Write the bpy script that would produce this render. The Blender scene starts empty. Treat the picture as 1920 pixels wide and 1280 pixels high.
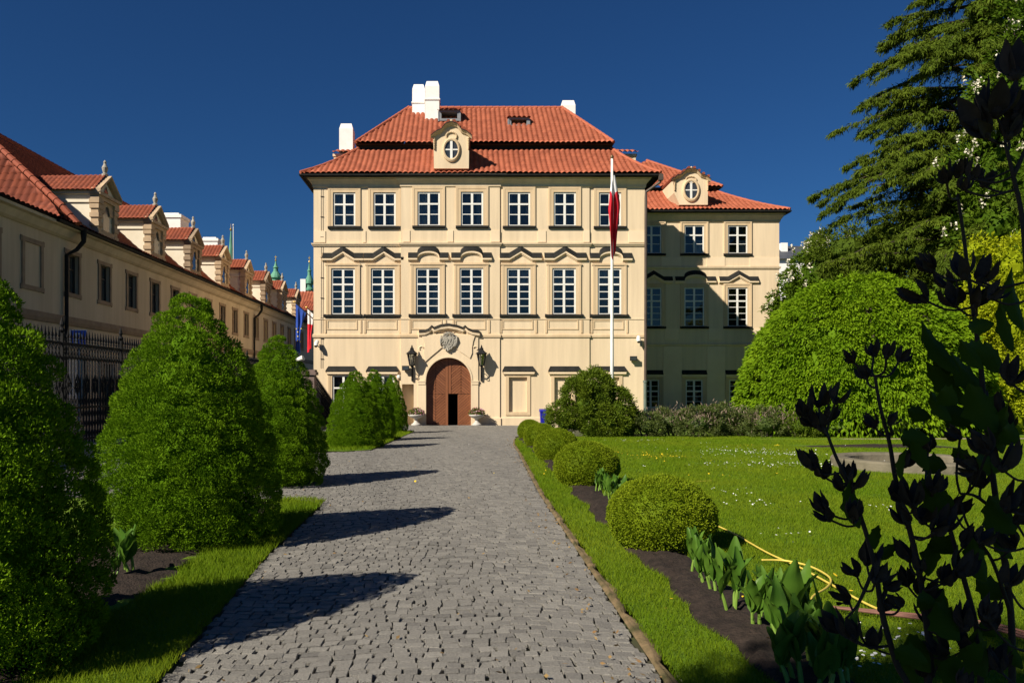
import bpy, math, random
import numpy as np
from mathutils import Vector, Matrix
R = np.random.default_rng(7)
random.seed(7)
PI = math.pi
C = bpy.context.scene.collection
FPX, CX, CY, EYE = 1493.0, 868.0, 727.0, 1.6
SUN = Vector((1.0, 0.85, -0.97)).normalized()

def gz(y):
    y = np.asarray(y, float)
    return -0.4 * np.clip((y - 20.0) / 23.0, 0, 1)
def at(px, py, d):
    return ((px - CX) / FPX * d, d, EYE - (py - CY) / FPX * d)
def onground(px, py):
    d = EYE * FPX / (py - CY)
    for _ in range(30):
        d = (EYE - float(gz(d))) * FPX / (py - CY)
    return ((px - CX) / FPX * d, d, float(gz(d)))

# ------------------------------------------------------------------ materials
MATS = {}
def srgb(*c):
    return tuple(((x / 255) / 12.92 if x / 255 <= 0.04045 else ((x / 255 + 0.055) / 1.055) ** 2.4) for x in c)
def M(name, col, col2=None, rough=0.8, scale=4.0, bump=0.0, bscale=30.0, attr=False, spec=0.3, metal=0.0, transl=0.0, detail=5.0, streak=False, bands=None):
    if name in MATS: return MATS[name]
    m = bpy.data.materials.new(name); m.use_nodes = True
    nt = m.node_tree; n = nt.nodes; l = nt.links
    b = n['Principled BSDF']
    b.inputs['Roughness'].default_value = rough
    b.inputs['Specular IOR Level'].default_value = spec
    b.inputs['Metallic'].default_value = metal
    b.inputs['Base Color'].default_value = (*col, 1)
    out = n['Material Output']
    tc = n.new('ShaderNodeTexCoord')
    colsock = None
    if col2 is not None:
        mix = n.new('ShaderNodeMix'); mix.data_type = 'RGBA'
        mix.inputs['A'].default_value = (*col, 1); mix.inputs['B'].default_value = (*col2, 1)
        nz = n.new('ShaderNodeTexNoise'); nz.inputs['Scale'].default_value = scale; nz.inputs['Detail'].default_value = detail
        if streak:
            mp = n.new('ShaderNodeMapping'); mp.inputs['Scale'].default_value = (1, 1, 0.18)
            l.new(tc.outputs['Object'], mp.inputs['Vector']); l.new(mp.outputs['Vector'], nz.inputs['Vector'])
        else:
            l.new(tc.outputs['Object'], nz.inputs['Vector'])
        mr = n.new('ShaderNodeMapRange'); mr.inputs['From Min'].default_value = 0.32; mr.inputs['From Max'].default_value = 0.68
        l.new(nz.outputs['Fac'], mr.inputs['Value'])
        fac = mr.outputs['Result']
        if attr:
            at_ = n.new('ShaderNodeAttribute'); at_.attribute_name = 'rnd'
            mx = n.new('ShaderNodeMath'); mx.operation = 'MULTIPLY_ADD'; mx.inputs[1].default_value = 0.65
            ad = n.new('ShaderNodeMath'); ad.operation = 'MULTIPLY'; ad.inputs[1].default_value = 0.35
            l.new(fac, ad.inputs[0]); l.new(at_.outputs['Fac'], mx.inputs[0]); l.new(ad.outputs[0], mx.inputs[2])
            fac = mx.outputs[0]
        l.new(fac, mix.inputs['Factor'])
        colsock = mix.outputs['Result']
        if streak:                                   # fine vertical rain streaks and blotches
            mp2 = n.new('ShaderNodeMapping'); mp2.inputs['Scale'].default_value = (3.2, 3.2, 0.22)
            n2 = n.new('ShaderNodeTexNoise'); n2.inputs['Scale'].default_value = 1.0; n2.inputs['Detail'].default_value = 7; n2.inputs['Roughness'].default_value = 0.65
            l.new(tc.outputs['Object'], mp2.inputs['Vector']); l.new(mp2.outputs['Vector'], n2.inputs['Vector'])
            r2 = n.new('ShaderNodeMapRange'); r2.inputs['From Min'].default_value = 0.35; r2.inputs['From Max'].default_value = 0.62; r2.inputs['To Min'].default_value = 0.875; r2.inputs['To Max'].default_value = 1.0
            l.new(n2.outputs['Fac'], r2.inputs['Value'])
            m2 = n.new('ShaderNodeMix'); m2.data_type = 'RGBA'; m2.blend_type = 'MULTIPLY'; m2.inputs['Factor'].default_value = 1.0
            l.new(colsock, m2.inputs['A']); l.new(r2.outputs['Result'], m2.inputs['B']); colsock = m2.outputs['Result']
        l.new(colsock, b.inputs['Base Color'])
    if bump > 0:
        nb = n.new('ShaderNodeTexNoise'); nb.inputs['Scale'].default_value = bscale; nb.inputs['Detail'].default_value = 6
        l.new(tc.outputs['Object'], nb.inputs['Vector'])
        bp = n.new('ShaderNodeBump'); bp.inputs['Strength'].default_value = bump; bp.inputs['Distance'].default_value = 0.02
        l.new(nb.outputs['Fac'], bp.inputs['Height']); l.new(bp.outputs['Normal'], b.inputs['Normal'])
    if transl > 0:
        tr = n.new('ShaderNodeBsdfTranslucent'); tr.inputs['Color'].default_value = (*[min(1, c * 1.6) for c in col], 1)
        if colsock is not None: l.new(colsock, tr.inputs['Color'])
        ms = n.new('ShaderNodeMixShader'); ms.inputs[0].default_value = transl
        l.new(b.outputs[0], ms.inputs[1]); l.new(tr.outputs[0], ms.inputs[2]); l.new(ms.outputs[0], out.inputs['Surface'])
    MATS[name] = m
    return m

plaster = M('cream_plaster', (0.790, 0.632, 0.432), (0.705, 0.558, 0.372), rough=0.9, scale=0.55, bump=0.15, bscale=9, streak=True)
trim = M('tan_plaster', (0.69, 0.525, 0.335), (0.61, 0.455, 0.28), rough=0.9, scale=1.5, bump=0.1, bscale=14, streak=True)
pale = M('pale_plaster', (0.81, 0.65, 0.45), (0.75, 0.59, 0.40), rough=0.9, scale=1.2)
lead = M('lead_sheet', (0.015, 0.015, 0.014), (0.026, 0.025, 0.023), rough=0.8, spec=0.15, scale=3)
white_paint = M('white_paint', (0.80, 0.79, 0.74), (0.72, 0.71, 0.66), rough=0.5, scale=8)
whitewash = M('whitewash', (0.86, 0.84, 0.80), (0.78, 0.76, 0.72), rough=0.9, scale=3)
unlit_m = M('unlit_tone', (0.035, 0.032, 0.03), (0.02, 0.02, 0.022), rough=0.9, scale=2)  # lack of light put into the colour: unlit rooms, passage, roof step
room_m = M('sunlit_room_tone', (0.24, 0.245, 0.255), (0.09, 0.093, 0.10), rough=0.9, scale=1.6)  # palace rooms: sunlight through the windows put into this paler colour
curtain_m = M('curtain_cloth', (0.62, 0.62, 0.60), (0.28, 0.29, 0.31), rough=0.9, scale=9, streak=True)
tile = M('roof_tile', (0.47, 0.135, 0.068), (0.30, 0.078, 0.038), rough=0.75, scale=1.2, attr=True, bump=0.2, bscale=20)
tile_old = M('old_roof_tile', (0.34, 0.085, 0.04), (0.20, 0.05, 0.028), rough=0.8, scale=1.2, attr=True, bump=0.2, bscale=20)
iron = M('black_iron', (0.012, 0.012, 0.013), (0.022, 0.021, 0.021), rough=0.75, scale=10, spec=0.12)
pipe_brown = M('pipe_brown', (0.075, 0.055, 0.045), (0.10, 0.075, 0.06), rough=0.5, scale=4)
pipe_green = M('pipe_green', (0.11, 0.14, 0.12), (0.14, 0.17, 0.15), rough=0.5, scale=4)
wood = M('door_wood', (0.235, 0.088, 0.038), (0.165, 0.058, 0.025), rough=0.45, scale=5, attr=True, spec=0.4)
stone = M('grey_stone', (0.42, 0.39, 0.33), (0.26, 0.24, 0.20), rough=0.9, scale=5, bump=0.4, bscale=25)
sandstone = M('brown_sandstone', (0.33, 0.245, 0.165), (0.25, 0.18, 0.12), rough=0.9, scale=3)
left_wall = M('pale_beige_plaster', (0.64, 0.53, 0.375), (0.53, 0.43, 0.295), rough=0.92, scale=0.8, bump=0.15, bscale=8, streak=True)
dormer_wall = M('cream_dormer_plaster', (0.78, 0.70, 0.56), (0.72, 0.63, 0.48), rough=0.9, scale=2)
cobble = M('granite_cobble', (0.262, 0.246, 0.218), (0.110, 0.104, 0.096), rough=0.85, scale=60, bump=0.5, bscale=90, attr=True)
joint = M('cobble_joint', (0.050, 0.042, 0.030), (0.060, 0.075, 0.022), rough=0.95, scale=1.6)
lawn_m = M('lawn_turf', (0.072, 0.145, 0.005), (0.130, 0.205, 0.009), rough=0.9, scale=1.6, bump=0.9, bscale=40, detail=9)
soil_m = M('dark_soil', (0.018, 0.012, 0.009), (0.040, 0.027, 0.020), rough=0.95, scale=14, bump=1.0, bscale=45)
dry = M('dry_verge', (0.22, 0.15, 0.08), (0.06, 0.055, 0.02), rough=0.95, scale=6, bump=0.6, bscale=40)
grass_m = M('grass_blade', (0.092, 0.188, 0.005), (0.210, 0.258, 0.014), rough=0.7, spec=0.05, scale=0.7, attr=True, transl=0.35)
street_m = M('street_paving', (0.20, 0.19, 0.18), (0.14, 0.135, 0.13), rough=0.9, scale=5, bump=0.3)
ground_m = M('bare_ground', (0.09, 0.085, 0.05), (0.06, 0.075, 0.03), rough=0.95, scale=0.5)
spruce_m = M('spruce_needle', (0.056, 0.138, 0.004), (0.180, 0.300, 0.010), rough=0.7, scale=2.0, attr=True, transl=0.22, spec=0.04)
box_m = M('boxwood_leaf', (0.105, 0.165, 0.006), (0.235, 0.290, 0.012), rough=0.6, scale=2.5, attr=True, transl=0.22, spec=0.06)
shrub_m = M('shrub_leaf', (0.055, 0.105, 0.008), (0.150, 0.195, 0.014), spec=0.1, rough=0.5, scale=1.2, attr=True, transl=0.2)
dome_m = M('weeping_leaf', (0.088, 0.188, 0.005), (0.210, 0.320, 0.010), spec=0.06, rough=0.6, scale=0.8, attr=True, transl=0.3)
hemlock_m = M('hemlock_needle', (0.044, 0.078, 0.008), (0.125, 0.168, 0.015), spec=0.05, rough=0.7, scale=0.6, attr=True, transl=0.2)
chest_m = M('chestnut_leaf', (0.040, 0.092, 0.005), (0.105, 0.165, 0.010), spec=0.08, rough=0.6, scale=0.6, attr=True, transl=0.25)
lime_m = M('lime_leaf', (0.23, 0.30, 0.008), (0.40, 0.42, 0.012), spec=0.06, rough=0.6, scale=0.8, attr=True, transl=0.3)
hedge_m = M('hedge_leaf', (0.050, 0.085, 0.014), (0.120, 0.140, 0.030), rough=0.6, scale=1.5, attr=True, transl=0.2)
twig_m = M('hedge_twig', (0.15, 0.10, 0.075), (0.26, 0.20, 0.15), rough=0.8, scale=3, attr=True)
blossom_m = M('white_blossom', (0.70, 0.66, 0.54), (0.55, 0.50, 0.36), rough=0.8, scale=3)
bark = M('bark', (0.085, 0.062, 0.045), (0.045, 0.034, 0.026), rough=0.95, scale=6, bump=0.6, streak=True)
canna_m = M('broad_leaf', (0.050, 0.130, 0.012), (0.125, 0.230, 0.026), rough=0.45, scale=14, attr=True, transl=0.25, spec=0.25)
stalk_m = M('pale_stalk', (0.19, 0.30, 0.05), (0.13, 0.23, 0.03), rough=0.5, scale=10)
seed_m = M('dry_seed_head', (0.030, 0.021, 0.016), (0.055, 0.038, 0.028), rough=0.8, scale=14, attr=True)
darkleaf_m = M('dark_leaf', (0.030, 0.062, 0.005), (0.055, 0.098, 0.008), spec=0.1, rough=0.6, scale=8, attr=True, transl=0.15)
hose_m = M('yellow_hose', (0.66, 0.52, 0.10), (0.55, 0.41, 0.07), rough=0.45, scale=20)
copper = M('green_copper', (0.13, 0.34, 0.22), (0.08, 0.22, 0.15), rough=0.7, scale=0.3)
gold = M('gilding', (0.65, 0.45, 0.14), rough=0.35, metal=0.8)
flag_w = M('white_cloth', (0.78, 0.77, 0.78), (0.70, 0.69, 0.70), rough=0.85, scale=4, transl=0.2)
flag_r = M('red_cloth', (0.78, 0.03, 0.05), (0.62, 0.02, 0.04), rough=0.85, scale=4, transl=0.25)
flag_b = M('blue_cloth', (0.030, 0.085, 0.42), (0.02, 0.06, 0.32), rough=0.85, scale=4, transl=0.2)
star_y = M('yellow_star', (0.85, 0.68, 0.12), rough=0.8)
blue_plastic = M('blue_plastic', (0.010, 0.012, 0.30), (0.013, 0.016, 0.36), rough=0.4, scale=3, spec=0.5)
sign_blue = M('sign_blue', (0.012, 0.085, 0.50), rough=0.4)
zinc = M('zinc', (0.30, 0.31, 0.32), (0.22, 0.23, 0.24), rough=0.5, scale=6, metal=0.4)
petal_m = M('pink_petal', (0.55, 0.10, 0.16), (0.70, 0.55, 0.60), rough=0.7, scale=9, attr=True, transl=0.2)
daisy_m = M('daisy_petal', (0.80, 0.80, 0.75), rough=0.8)
dandelion_m = M('dandelion_petal', (0.75, 0.52, 0.02), rough=0.8)
slate = M('slate_roof', (0.05, 0.055, 0.07), (0.08, 0.085, 0.10), rough=0.6, scale=3)
gravel_m = M('sandy_gravel', (0.34, 0.28, 0.18), (0.24, 0.20, 0.13), rough=0.95, scale=9, bump=0.5)

def glass_mat(name, tint=(0.02, 0.025, 0.03), base=0.05):
    m = bpy.data.materials.new(name); m.use_nodes = True
    nt = m.node_tree; n = nt.nodes; l = nt.links; n.remove(n['Principled BSDF'])
    out = n['Material Output']
    tr = n.new('ShaderNodeBsdfTransparent'); tr.inputs['Color'].default_value = (0.75, 0.8, 0.82, 1)
    gl = n.new('ShaderNodeBsdfGlossy'); gl.inputs['Roughness'].default_value = 0.03; gl.inputs['Color'].default_value = (1.0, 0.92, 0.80, 1)
    fr = n.new('ShaderNodeFresnel'); fr.inputs['IOR'].default_value = 1.5
    ad = n.new('ShaderNodeMath'); ad.operation = 'ADD'; ad.inputs[1].default_value = base; ad.use_clamp = True
    tc = n.new('ShaderNodeTexCoord'); nz = n.new('ShaderNodeTexNoise'); nz.inputs['Scale'].default_value = 2.2; nz.inputs['Detail'].default_value = 2
    bp = n.new('ShaderNodeBump'); bp.inputs['Strength'].default_value = 0.25; bp.inputs['Distance'].default_value = 0.02
    l.new(tc.outputs['Object'], nz.inputs['Vector']); l.new(nz.outputs['Fac'], bp.inputs['Height']); l.new(bp.outputs['Normal'], gl.inputs['Normal'])
    ms = n.new('ShaderNodeMixShader')
    l.new(fr.outputs[0], ad.inputs[0]); l.new(ad.outputs[0], ms.inputs[0]); l.new(tr.outputs[0], ms.inputs[1]); l.new(gl.outputs[0], ms.inputs[2])
    l.new(ms.outputs[0], out.inputs['Surface'])
    return m
glass = glass_mat('window_glass')
lamp_glass = glass_mat('lantern_glass', base=0.15)

# ------------------------------------------------------------------ object helpers
LOC = {}
def thing(name, label, cat, loc=(0, 0, 0), group=None):
    o = bpy.data.objects.new(name, None); C.objects.link(o); o.location = loc
    o.empty_display_size = 0.2
    o['label'] = label; o['category'] = cat
    if group: o['group'] = group
    LOC[o.name] = Vector(loc)
    return o
def tag(o, label, cat, group=None):
    o['label'] = label; o['category'] = cat
    if group: o['group'] = group
    return o
def rootloc(p):
    return LOC.get(p.name, Vector((0, 0, 0))) if p is not None else Vector((0, 0, 0))
def link(name, me, mats, parent):
    o = bpy.data.objects.new(name, me); C.objects.link(o)
    for m in (mats if isinstance(mats, (list, tuple)) else [mats]): me.materials.append(m)
    if parent is not None:
        o.parent = parent; LOC[o.name] = rootloc(parent)
    return o
def struct(o, kind='structure'):
    o['kind'] = kind
    return o
def npmesh(name, V, F, mats, parent=None, rnd=None, smooth=False, local=False, mi=None):
    V = np.asarray(V, np.float32).reshape(-1, 3); F = np.asarray(F, np.int32)
    if parent is not None and not local:
        V = V - np.array(rootloc(parent), np.float32)
    me = bpy.data.meshes.new(name)
    nv, (nf, k) = len(V), F.shape
    me.vertices.add(nv); me.vertices.foreach_set('co', V.ravel())
    me.loops.add(nf * k); me.loops.foreach_set('vertex_index', F.ravel())
    me.polygons.add(nf)
    me.polygons.foreach_set('loop_start', np.arange(0, nf * k, k, dtype=np.int32))
    try: me.polygons.foreach_set('loop_total', np.full(nf, k, np.int32))
    except Exception: pass
    me.polygons.foreach_set('use_smooth', np.full(nf, bool(smooth)))
    if mi is not None: me.polygons.foreach_set('material_index', np.asarray(mi, np.int32))
    me.update(calc_edges=True)
    if rnd is not None:
        a = me.attributes.new('rnd', 'FLOAT', 'FACE'); a.data.foreach_set('value', np.asarray(rnd, np.float32))
    return link(name, me, mats, parent)

def ident(u, o, z): return (u, -o, z)          # unused default
class MB:
    def __init__(s): s.v = []; s.f = []; s.m = []; s.r = []
    def face(s, pts, m=0, r=None):
        i = len(s.v); s.v.extend([tuple(p) for p in pts]); s.f.append(tuple(range(i, i + len(pts)))); s.m.append(m); s.r.append(random.random() if r is None else r)
    def box(s, f, u0, u1, o0, o1, z0, z1, m=0):
        p = [f(u, o, z) for z in (z0, z1) for o in (o0, o1) for u in (u0, u1)]
        r = random.random()
        for q in ((0, 1, 3, 2), (4, 6, 7, 5), (0, 4, 5, 1), (2, 3, 7, 6), (0, 2, 6, 4), (1, 5, 7, 3)):
            s.face([p[k] for k in q], m, r)
    def prism(s, f, poly, o0, o1, m=0):
        a = [f(u, o0, z) for u, z in poly]; b = [f(u, o1, z) for u, z in poly]
        s.face(a, m); s.face(b[::-1], m)
        for i in range(len(poly)):
            j = (i + 1) % len(poly); s.face([a[i], b[i], b[j], a[j]], m)
    def sweep(s, f, path, sec, ms):
        L = [[f(u, o, z + dz) for (o, dz) in sec] for (u, z) in path]
        for i in range(len(path) - 1):
            for j in range(len(sec) - 1):
                s.face([L[i][j], L[i + 1][j], L[i + 1][j + 1], L[i][j + 1]], ms[j] if isinstance(ms, (list, tuple)) else ms)
        for e in (L[0], L[-1]): s.face(e, ms[-1] if isinstance(ms, (list, tuple)) else ms)
    def plan(s, pts, sec, ms):
        n = len(pts); P = [Vector((p[0], p[1])) for p in pts]; nor = []
        for i in range(n):
            ds = []
            if i > 0: ds.append((P[i] - P[i - 1]).normalized())
            if i < n - 1: ds.append((P[i + 1] - P[i]).normalized())
            ns = [Vector((d.y, -d.x)) for d in ds]
            if len(ns) == 2:
                b = (ns[0] + ns[1]).normalized(); nor.append(b / max(0.3, b.dot(ns[0])))
            else: nor.append(ns[0])
        L = [[(P[i].x + nor[i].x * o, P[i].y + nor[i].y * o, z) for (o, z) in sec] for i in range(n)]
        for i in range(n - 1):
            for j in range(len(sec) - 1):
                s.face([L[i][j], L[i + 1][j], L[i + 1][j + 1], L[i][j + 1]], ms[j] if isinstance(ms, (list, tuple)) else ms)
        for e in (L[0], L[-1]): s.face(e, ms[-1] if isinstance(ms, (list, tuple)) else ms)
    def tube(s, path, rad, sides=8, m=0, cap=True):
        P = [Vector(p) for p in path]; n = len(P); rr = rad if isinstance(rad, (list, tuple)) else [rad] * n
        rings = []; up = Vector((0, 0, 1)); prev = None
        for i in range(n):
            t = (P[min(n - 1, i + 1)] - P[max(0, i - 1)]).normalized()
            if prev is None:
                a = t.cross(up); a = a.normalized() if a.length > 1e-3 else Vector((1, 0, 0))
            else:
                a = (prev - t * prev.dot(t)); a = a.normalized() if a.length > 1e-4 else t.orthogonal().normalized()
            prev = a; b = t.cross(a)
            rings.append([P[i] + (a * math.cos(2 * PI * k / sides) + b * math.sin(2 * PI * k / sides)) * rr[i] for k in range(sides)])
        for i in range(n - 1):
            for k in range(sides):
                q = (k + 1) % sides; s.face([rings[i][k], rings[i][q], rings[i + 1][q], rings[i + 1][k]], m, 0.5)
        if cap: s.face(rings[0][::-1], m); s.face(rings[-1], m)
    def lathe(s, c, prof, sides=16, m=0, sx=1, sy=1):
        rings = [[(c[0] + r * sx * math.cos(2 * PI * k / sides), c[1] + r * sy * math.sin(2 * PI * k / sides), c[2] + z) for k in range(sides)] for r, z in prof]
        for i in range(len(prof) - 1):
            for k in range(sides):
                q = (k + 1) % sides; s.face([rings[i][k], rings[i][q], rings[i + 1][q], rings[i + 1][k]], m)
        s.face(rings[0][::-1], m); s.face(rings[-1], m)
    def blob(s, c, rx, ry, rz, m=0, seg=10, rings=7):
        s.lathe(c, [(max(0.02, math.sin(PI * i / rings)) * 1.0, -math.cos(PI * i / rings)) for i in range(rings + 1)], seg, m) if False else None
        pr = []
        for i in range(rings + 1):
            a = PI * i / rings
            pr.append([(c[0] + rx * math.sin(a) * math.cos(2 * PI * k / seg), c[1] + ry * math.sin(a) * math.sin(2 * PI * k / seg), c[2] - rz * math.cos(a)) for k in range(seg)])
        for i in range(rings):
            for k in range(seg):
                q = (k + 1) % seg; s.face([pr[i][k], pr[i][q], pr[i + 1][q], pr[i + 1][k]], m)
    def build(s, name, mats, parent=None, smooth=False, local=False):
        me = bpy.data.meshes.new(name)
        off = Vector((0, 0, 0)) if local else rootloc(parent)
        me.from_pydata([(v[0] - off.x, v[1] - off.y, v[2] - off.z) for v in s.v], [], s.f)
        mats = mats if isinstance(mats, (list, tuple)) else [mats]
        me.polygons.foreach_set('material_index', [min(x, len(mats) - 1) for x in s.m])
        a = me.attributes.new('rnd', 'FLOAT', 'FACE'); a.data.foreach_set('value', s.r)
        if smooth:
            import bmesh
            bm = bmesh.new(); bm.from_mesh(me); bmesh.ops.remove_doubles(bm, verts=bm.verts, dist=1e-4); bmesh.ops.recalc_face_normals(bm, faces=bm.faces)
            bm.to_mesh(me); bm.free()
            me.polygons.foreach_set('use_smooth', [True] * len(me.polygons))
        me.update()
        return link(name, me, mats, parent)
def one(name, fn, mats, parent=None, smooth=False, local=False):
    mb = MB(); fn(mb); return mb.build(name, mats, parent, smooth, local)
WF = lambda u, o, z: (u, o, z)                   # plain world frame: u=x, o=y

def copy_tree(root, loc, rotz=0.0, scale=None, label=None, group=None):
    r = root.copy(); C.objects.link(r); r.location = loc; r.rotation_euler = (0, 0, rotz)
    if scale is not None: r.scale = scale if isinstance(scale, tuple) else (scale,) * 3
    if label: r['label'] = label
    if group: r['group'] = group
    for ch in list(root.children):
        c = ch.copy(); C.objects.link(c); c.parent = r
        for g in list(ch.children):
            d = g.copy(); C.objects.link(d); d.parent = c
    return r

# ------------------------------------------------------------------ foliage helpers (numpy)
def unit(a): return a / np.maximum(1e-9, np.linalg.norm(a, axis=-1, keepdims=True))
def rand_dirs(n): return unit(R.normal(size=(n, 3)))
def leaves(P, A, L, W):
    """diamond leaves: P base points, A axis directions, L lengths, W widths"""
    n = len(P); A = unit(A); w = unit(np.cross(A, rand_dirs(n)))
    L = np.broadcast_to(L, (n,))[:, None]; W = np.broadcast_to(W, (n,))[:, None]
    V = np.stack([P, P + A * L * 0.45 + w * W * 0.5, P + A * L, P + A * L * 0.45 - w * W * 0.5], 1).reshape(-1, 3)
    return V, np.arange(4 * n).reshape(n, 4)
def clumps(cen, nor, rc, nl, L, W, up=0.3, inner=0.55, jit=0.5, squash=(1, 1, 1)):
    """leaf puffs: every clump a rough half ball of leaves pointing outwards"""
    m = len(cen); d = rand_dirs(m * nl).reshape(m, nl, 3)
    s = np.sum(d * nor[:, None, :], -1)
    d = np.where((s < -0.15)[..., None], d - 2 * s[..., None] * nor[:, None, :], d)
    rad = rc[:, None] * (inner + (1 - inner) * R.random((m, nl)))
    P = cen[:, None, :] + d * rad[..., None] * np.array(squash)
    A = d * 0.9 + nor[:, None, :] * 0.3 + np.array([0, 0, up]) + R.normal(size=(m, nl, 3)) * jit * 0.5
    rnd = np.clip(R.random((m, 1)) * 0.5 + R.random((m, nl)) * 0.5, 0, 1)
    P = P.reshape(-1, 3); A = A.reshape(-1, 3)
    n = len(P)
    V, F = leaves(P, A, L * (0.6 + 0.8 * R.random(n)), W * (0.7 + 0.6 * R.random(n)))
    return V, F, rnd.ravel()
def ell_core(c, rx, ry, rz, seg=20, rings=12, jag=0.0, zmin=-1.0):
    V = []; F = []
    for i in range(rings + 1):
        a = PI * i / rings
        for k in range(seg):
            j = 1 + jag * R.normal()
            V.append((c[0] + rx * j * math.sin(a) * math.cos(2 * PI * k / seg), c[1] + ry * j * math.sin(a) * math.sin(2 * PI * k / seg), c[2] + rz * max(zmin, -math.cos(a)) * j))
    for i in range(rings):
        for k in range(seg):
            q = (k + 1) % seg; F.append((i * seg + k, i * seg + q, (i + 1) * seg + q, (i + 1) * seg + k))
    return np.array(V), np.array(F), np.full(len(F), 0.05)  # core takes the darkest leaf tone, inner shade put into the colour
def merge(parts):
    Vs, Fs, Rs = [], [], []; off = 0
    for V, F, r in parts:
        Vs.append(V); Fs.append(F + off); Rs.append(r); off += len(V)
    return np.concatenate(Vs), np.concatenate(Fs), np.concatenate(Rs)

# ------------------------------------------------------------------ roof tiles
def tile_mesh(name, O, e, b, levels, mat, parent, col=0.29, row=0.38, amp=0.08):
    O = np.array(O, float); e = np.array(e, float); b = np.array(b, float); lv = np.array(levels, float)
    seg = np.hypot(np.diff(lv[:, 2]), np.diff(lv[:, 3])); cum = np.concatenate([[0], np.cumsum(seg)]); Ln = cum[-1]
    n = max(2, int(round(Ln / row)))
    s = []; lift = []
    for i in range(n):
        s += [i * Ln / n, min(Ln, (i + 1) * Ln / n + 0.01)]; lift += [0.045, 0.0]
    s = np.array(s); lift = np.array(lift)
    uL = np.interp(s, cum, lv[:, 0]); uR = np.interp(s, cum, lv[:, 1]); bk = np.interp(s, cum, lv[:, 2]); zz = np.interp(s, cum, lv[:, 3])
    k0 = math.floor(lv[:, 0].min() / col); k1 = math.ceil(lv[:, 1].max() / col); sub = 6
    us = np.arange(k0 * sub, k1 * sub + 1) * col / sub
    U = np.clip(us[None, :], uL[:, None], uR[:, None])
    db = np.gradient(bk, s + np.arange(len(s)) * 1e-6); dz = np.gradient(zz, s + np.arange(len(s)) * 1e-6)
    db = (lv[-1, 2] - lv[0, 2]) if False else np.interp(s, (cum[:-1] + cum[1:]) / 2, np.diff(lv[:, 2]) / seg)
    dz = np.interp(s, (cum[:-1] + cum[1:]) / 2, np.diff(lv[:, 3]) / seg)
    N = unit(-b[None, :] * dz[:, None] + np.array([0, 0, 1.0])[None, :] * db[:, None])
    h = amp * np.abs(np.sin(PI * U / col)) + lift[:, None]
    # slight sag and unevenness
    h = h + 0.02 * np.sin(U * 0.9 + s[:, None] * 0.7)
    V = O + U[..., None] * e + bk[:, None, None] * b + zz[:, None, None] * np.array([0, 0, 1.0]) + h[..., None] * N[:, None, :]
    nl, K = U.shape
    idx = np.arange(nl * K).reshape(nl, K)
    F = np.stack([idx[:-1, :-1], idx[:-1, 1:], idx[1:, 1:], idx[1:, :-1]], -1)
    wid = np.maximum(U[:-1, 1:] - U[:-1, :-1], U[1:, 1:] - U[1:, :-1])
    ok = wid > 1e-5
    rr = R.random((nl, k1 - k0 + 2))
    rowi = np.repeat(np.arange(nl - 1)[:, None] // 2, K - 1, 1); coli = np.repeat((np.arange(K - 1) // sub)[None, :], nl - 1, 0)
    rnd = rr[rowi, coli]
    return npmesh(name, V.reshape(-1, 3), F[ok], mat, parent, rnd[ok], smooth=True)
def ridge(mb, path, r=0.12, m=0):
    # half round ridge tiles along a polyline: short overlapping tapered tubes
    P = [Vector(p) for p in path]
    for a, b in zip(P[:-1], P[1:]):
        L = (b - a).length; n = max(1, int(L / 0.4)); d = (b - a) / n
        for i in range(n):
            mb.tube([a + d * i, a + d * (i + 1.08)], [r * 0.88, r * 1.05], 8, m)

# ------------------------------------------------------------------ wall, window, hood
def wall(mb, f, u0, u1, z0, z1, o, holes, rev=0.10, deep=0.6, m=0, md=1):
    us = sorted({u0, u1} | {h[0] for h in holes} | {h[1] for h in holes}); zs = sorted({z0, z1} | {h[2] for h in holes} | {h[3] for h in holes})
    us = [u for u in us if u0 - 1e-6 <= u <= u1 + 1e-6]; zs = [z for z in zs if z0 - 1e-6 <= z <= z1 + 1e-6]
    for a, b in zip(us[:-1], us[1:]):
        for c, d in zip(zs[:-1], zs[1:]):
            um, zm = (a + b) / 2, (c + d) / 2
            if any(h[0] < um < h[1] and h[2] < zm < h[3] for h in holes): continue
            mb.face([f(a, o, c), f(b, o, c), f(b, o, d), f(a, o, d)], m)
    for h in holes:
        a, b, c, d = h[:4]; kind = h[4] if len(h) > 4 else 'window'
        def ring(o0, o1, mm):
            mb.face([f(a, o0, c), f(b, o0, c), f(b, o1, c), f(a, o1, c)], mm); mb.face([f(a, o0, d), f(b, o0, d), f(b, o1, d), f(a, o1, d)], mm)
            mb.face([f(a, o0, c), f(a, o1, c), f(a, o1, d), f(a, o0, d)], mm); mb.face([f(b, o0, c), f(b, o1, c), f(b, o1, d), f(b, o0, d)], mm)
        if kind == 'window':
            ring(o, o - rev, m); ring(o - rev, o - deep, md)
            mb.face([f(a, o - deep, c), f(b, o - deep, c), f(b, o - deep, d), f(a, o - deep, d)], md)
        elif kind == 'open':
            pass
        else:                                       # niche of given depth, plaster back
            ring(o, o - kind, m); mb.face([f(a, o - kind, c), f(b, o - kind, c), f(b, o - kind, d), f(a, o - kind, d)], m)
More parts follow.
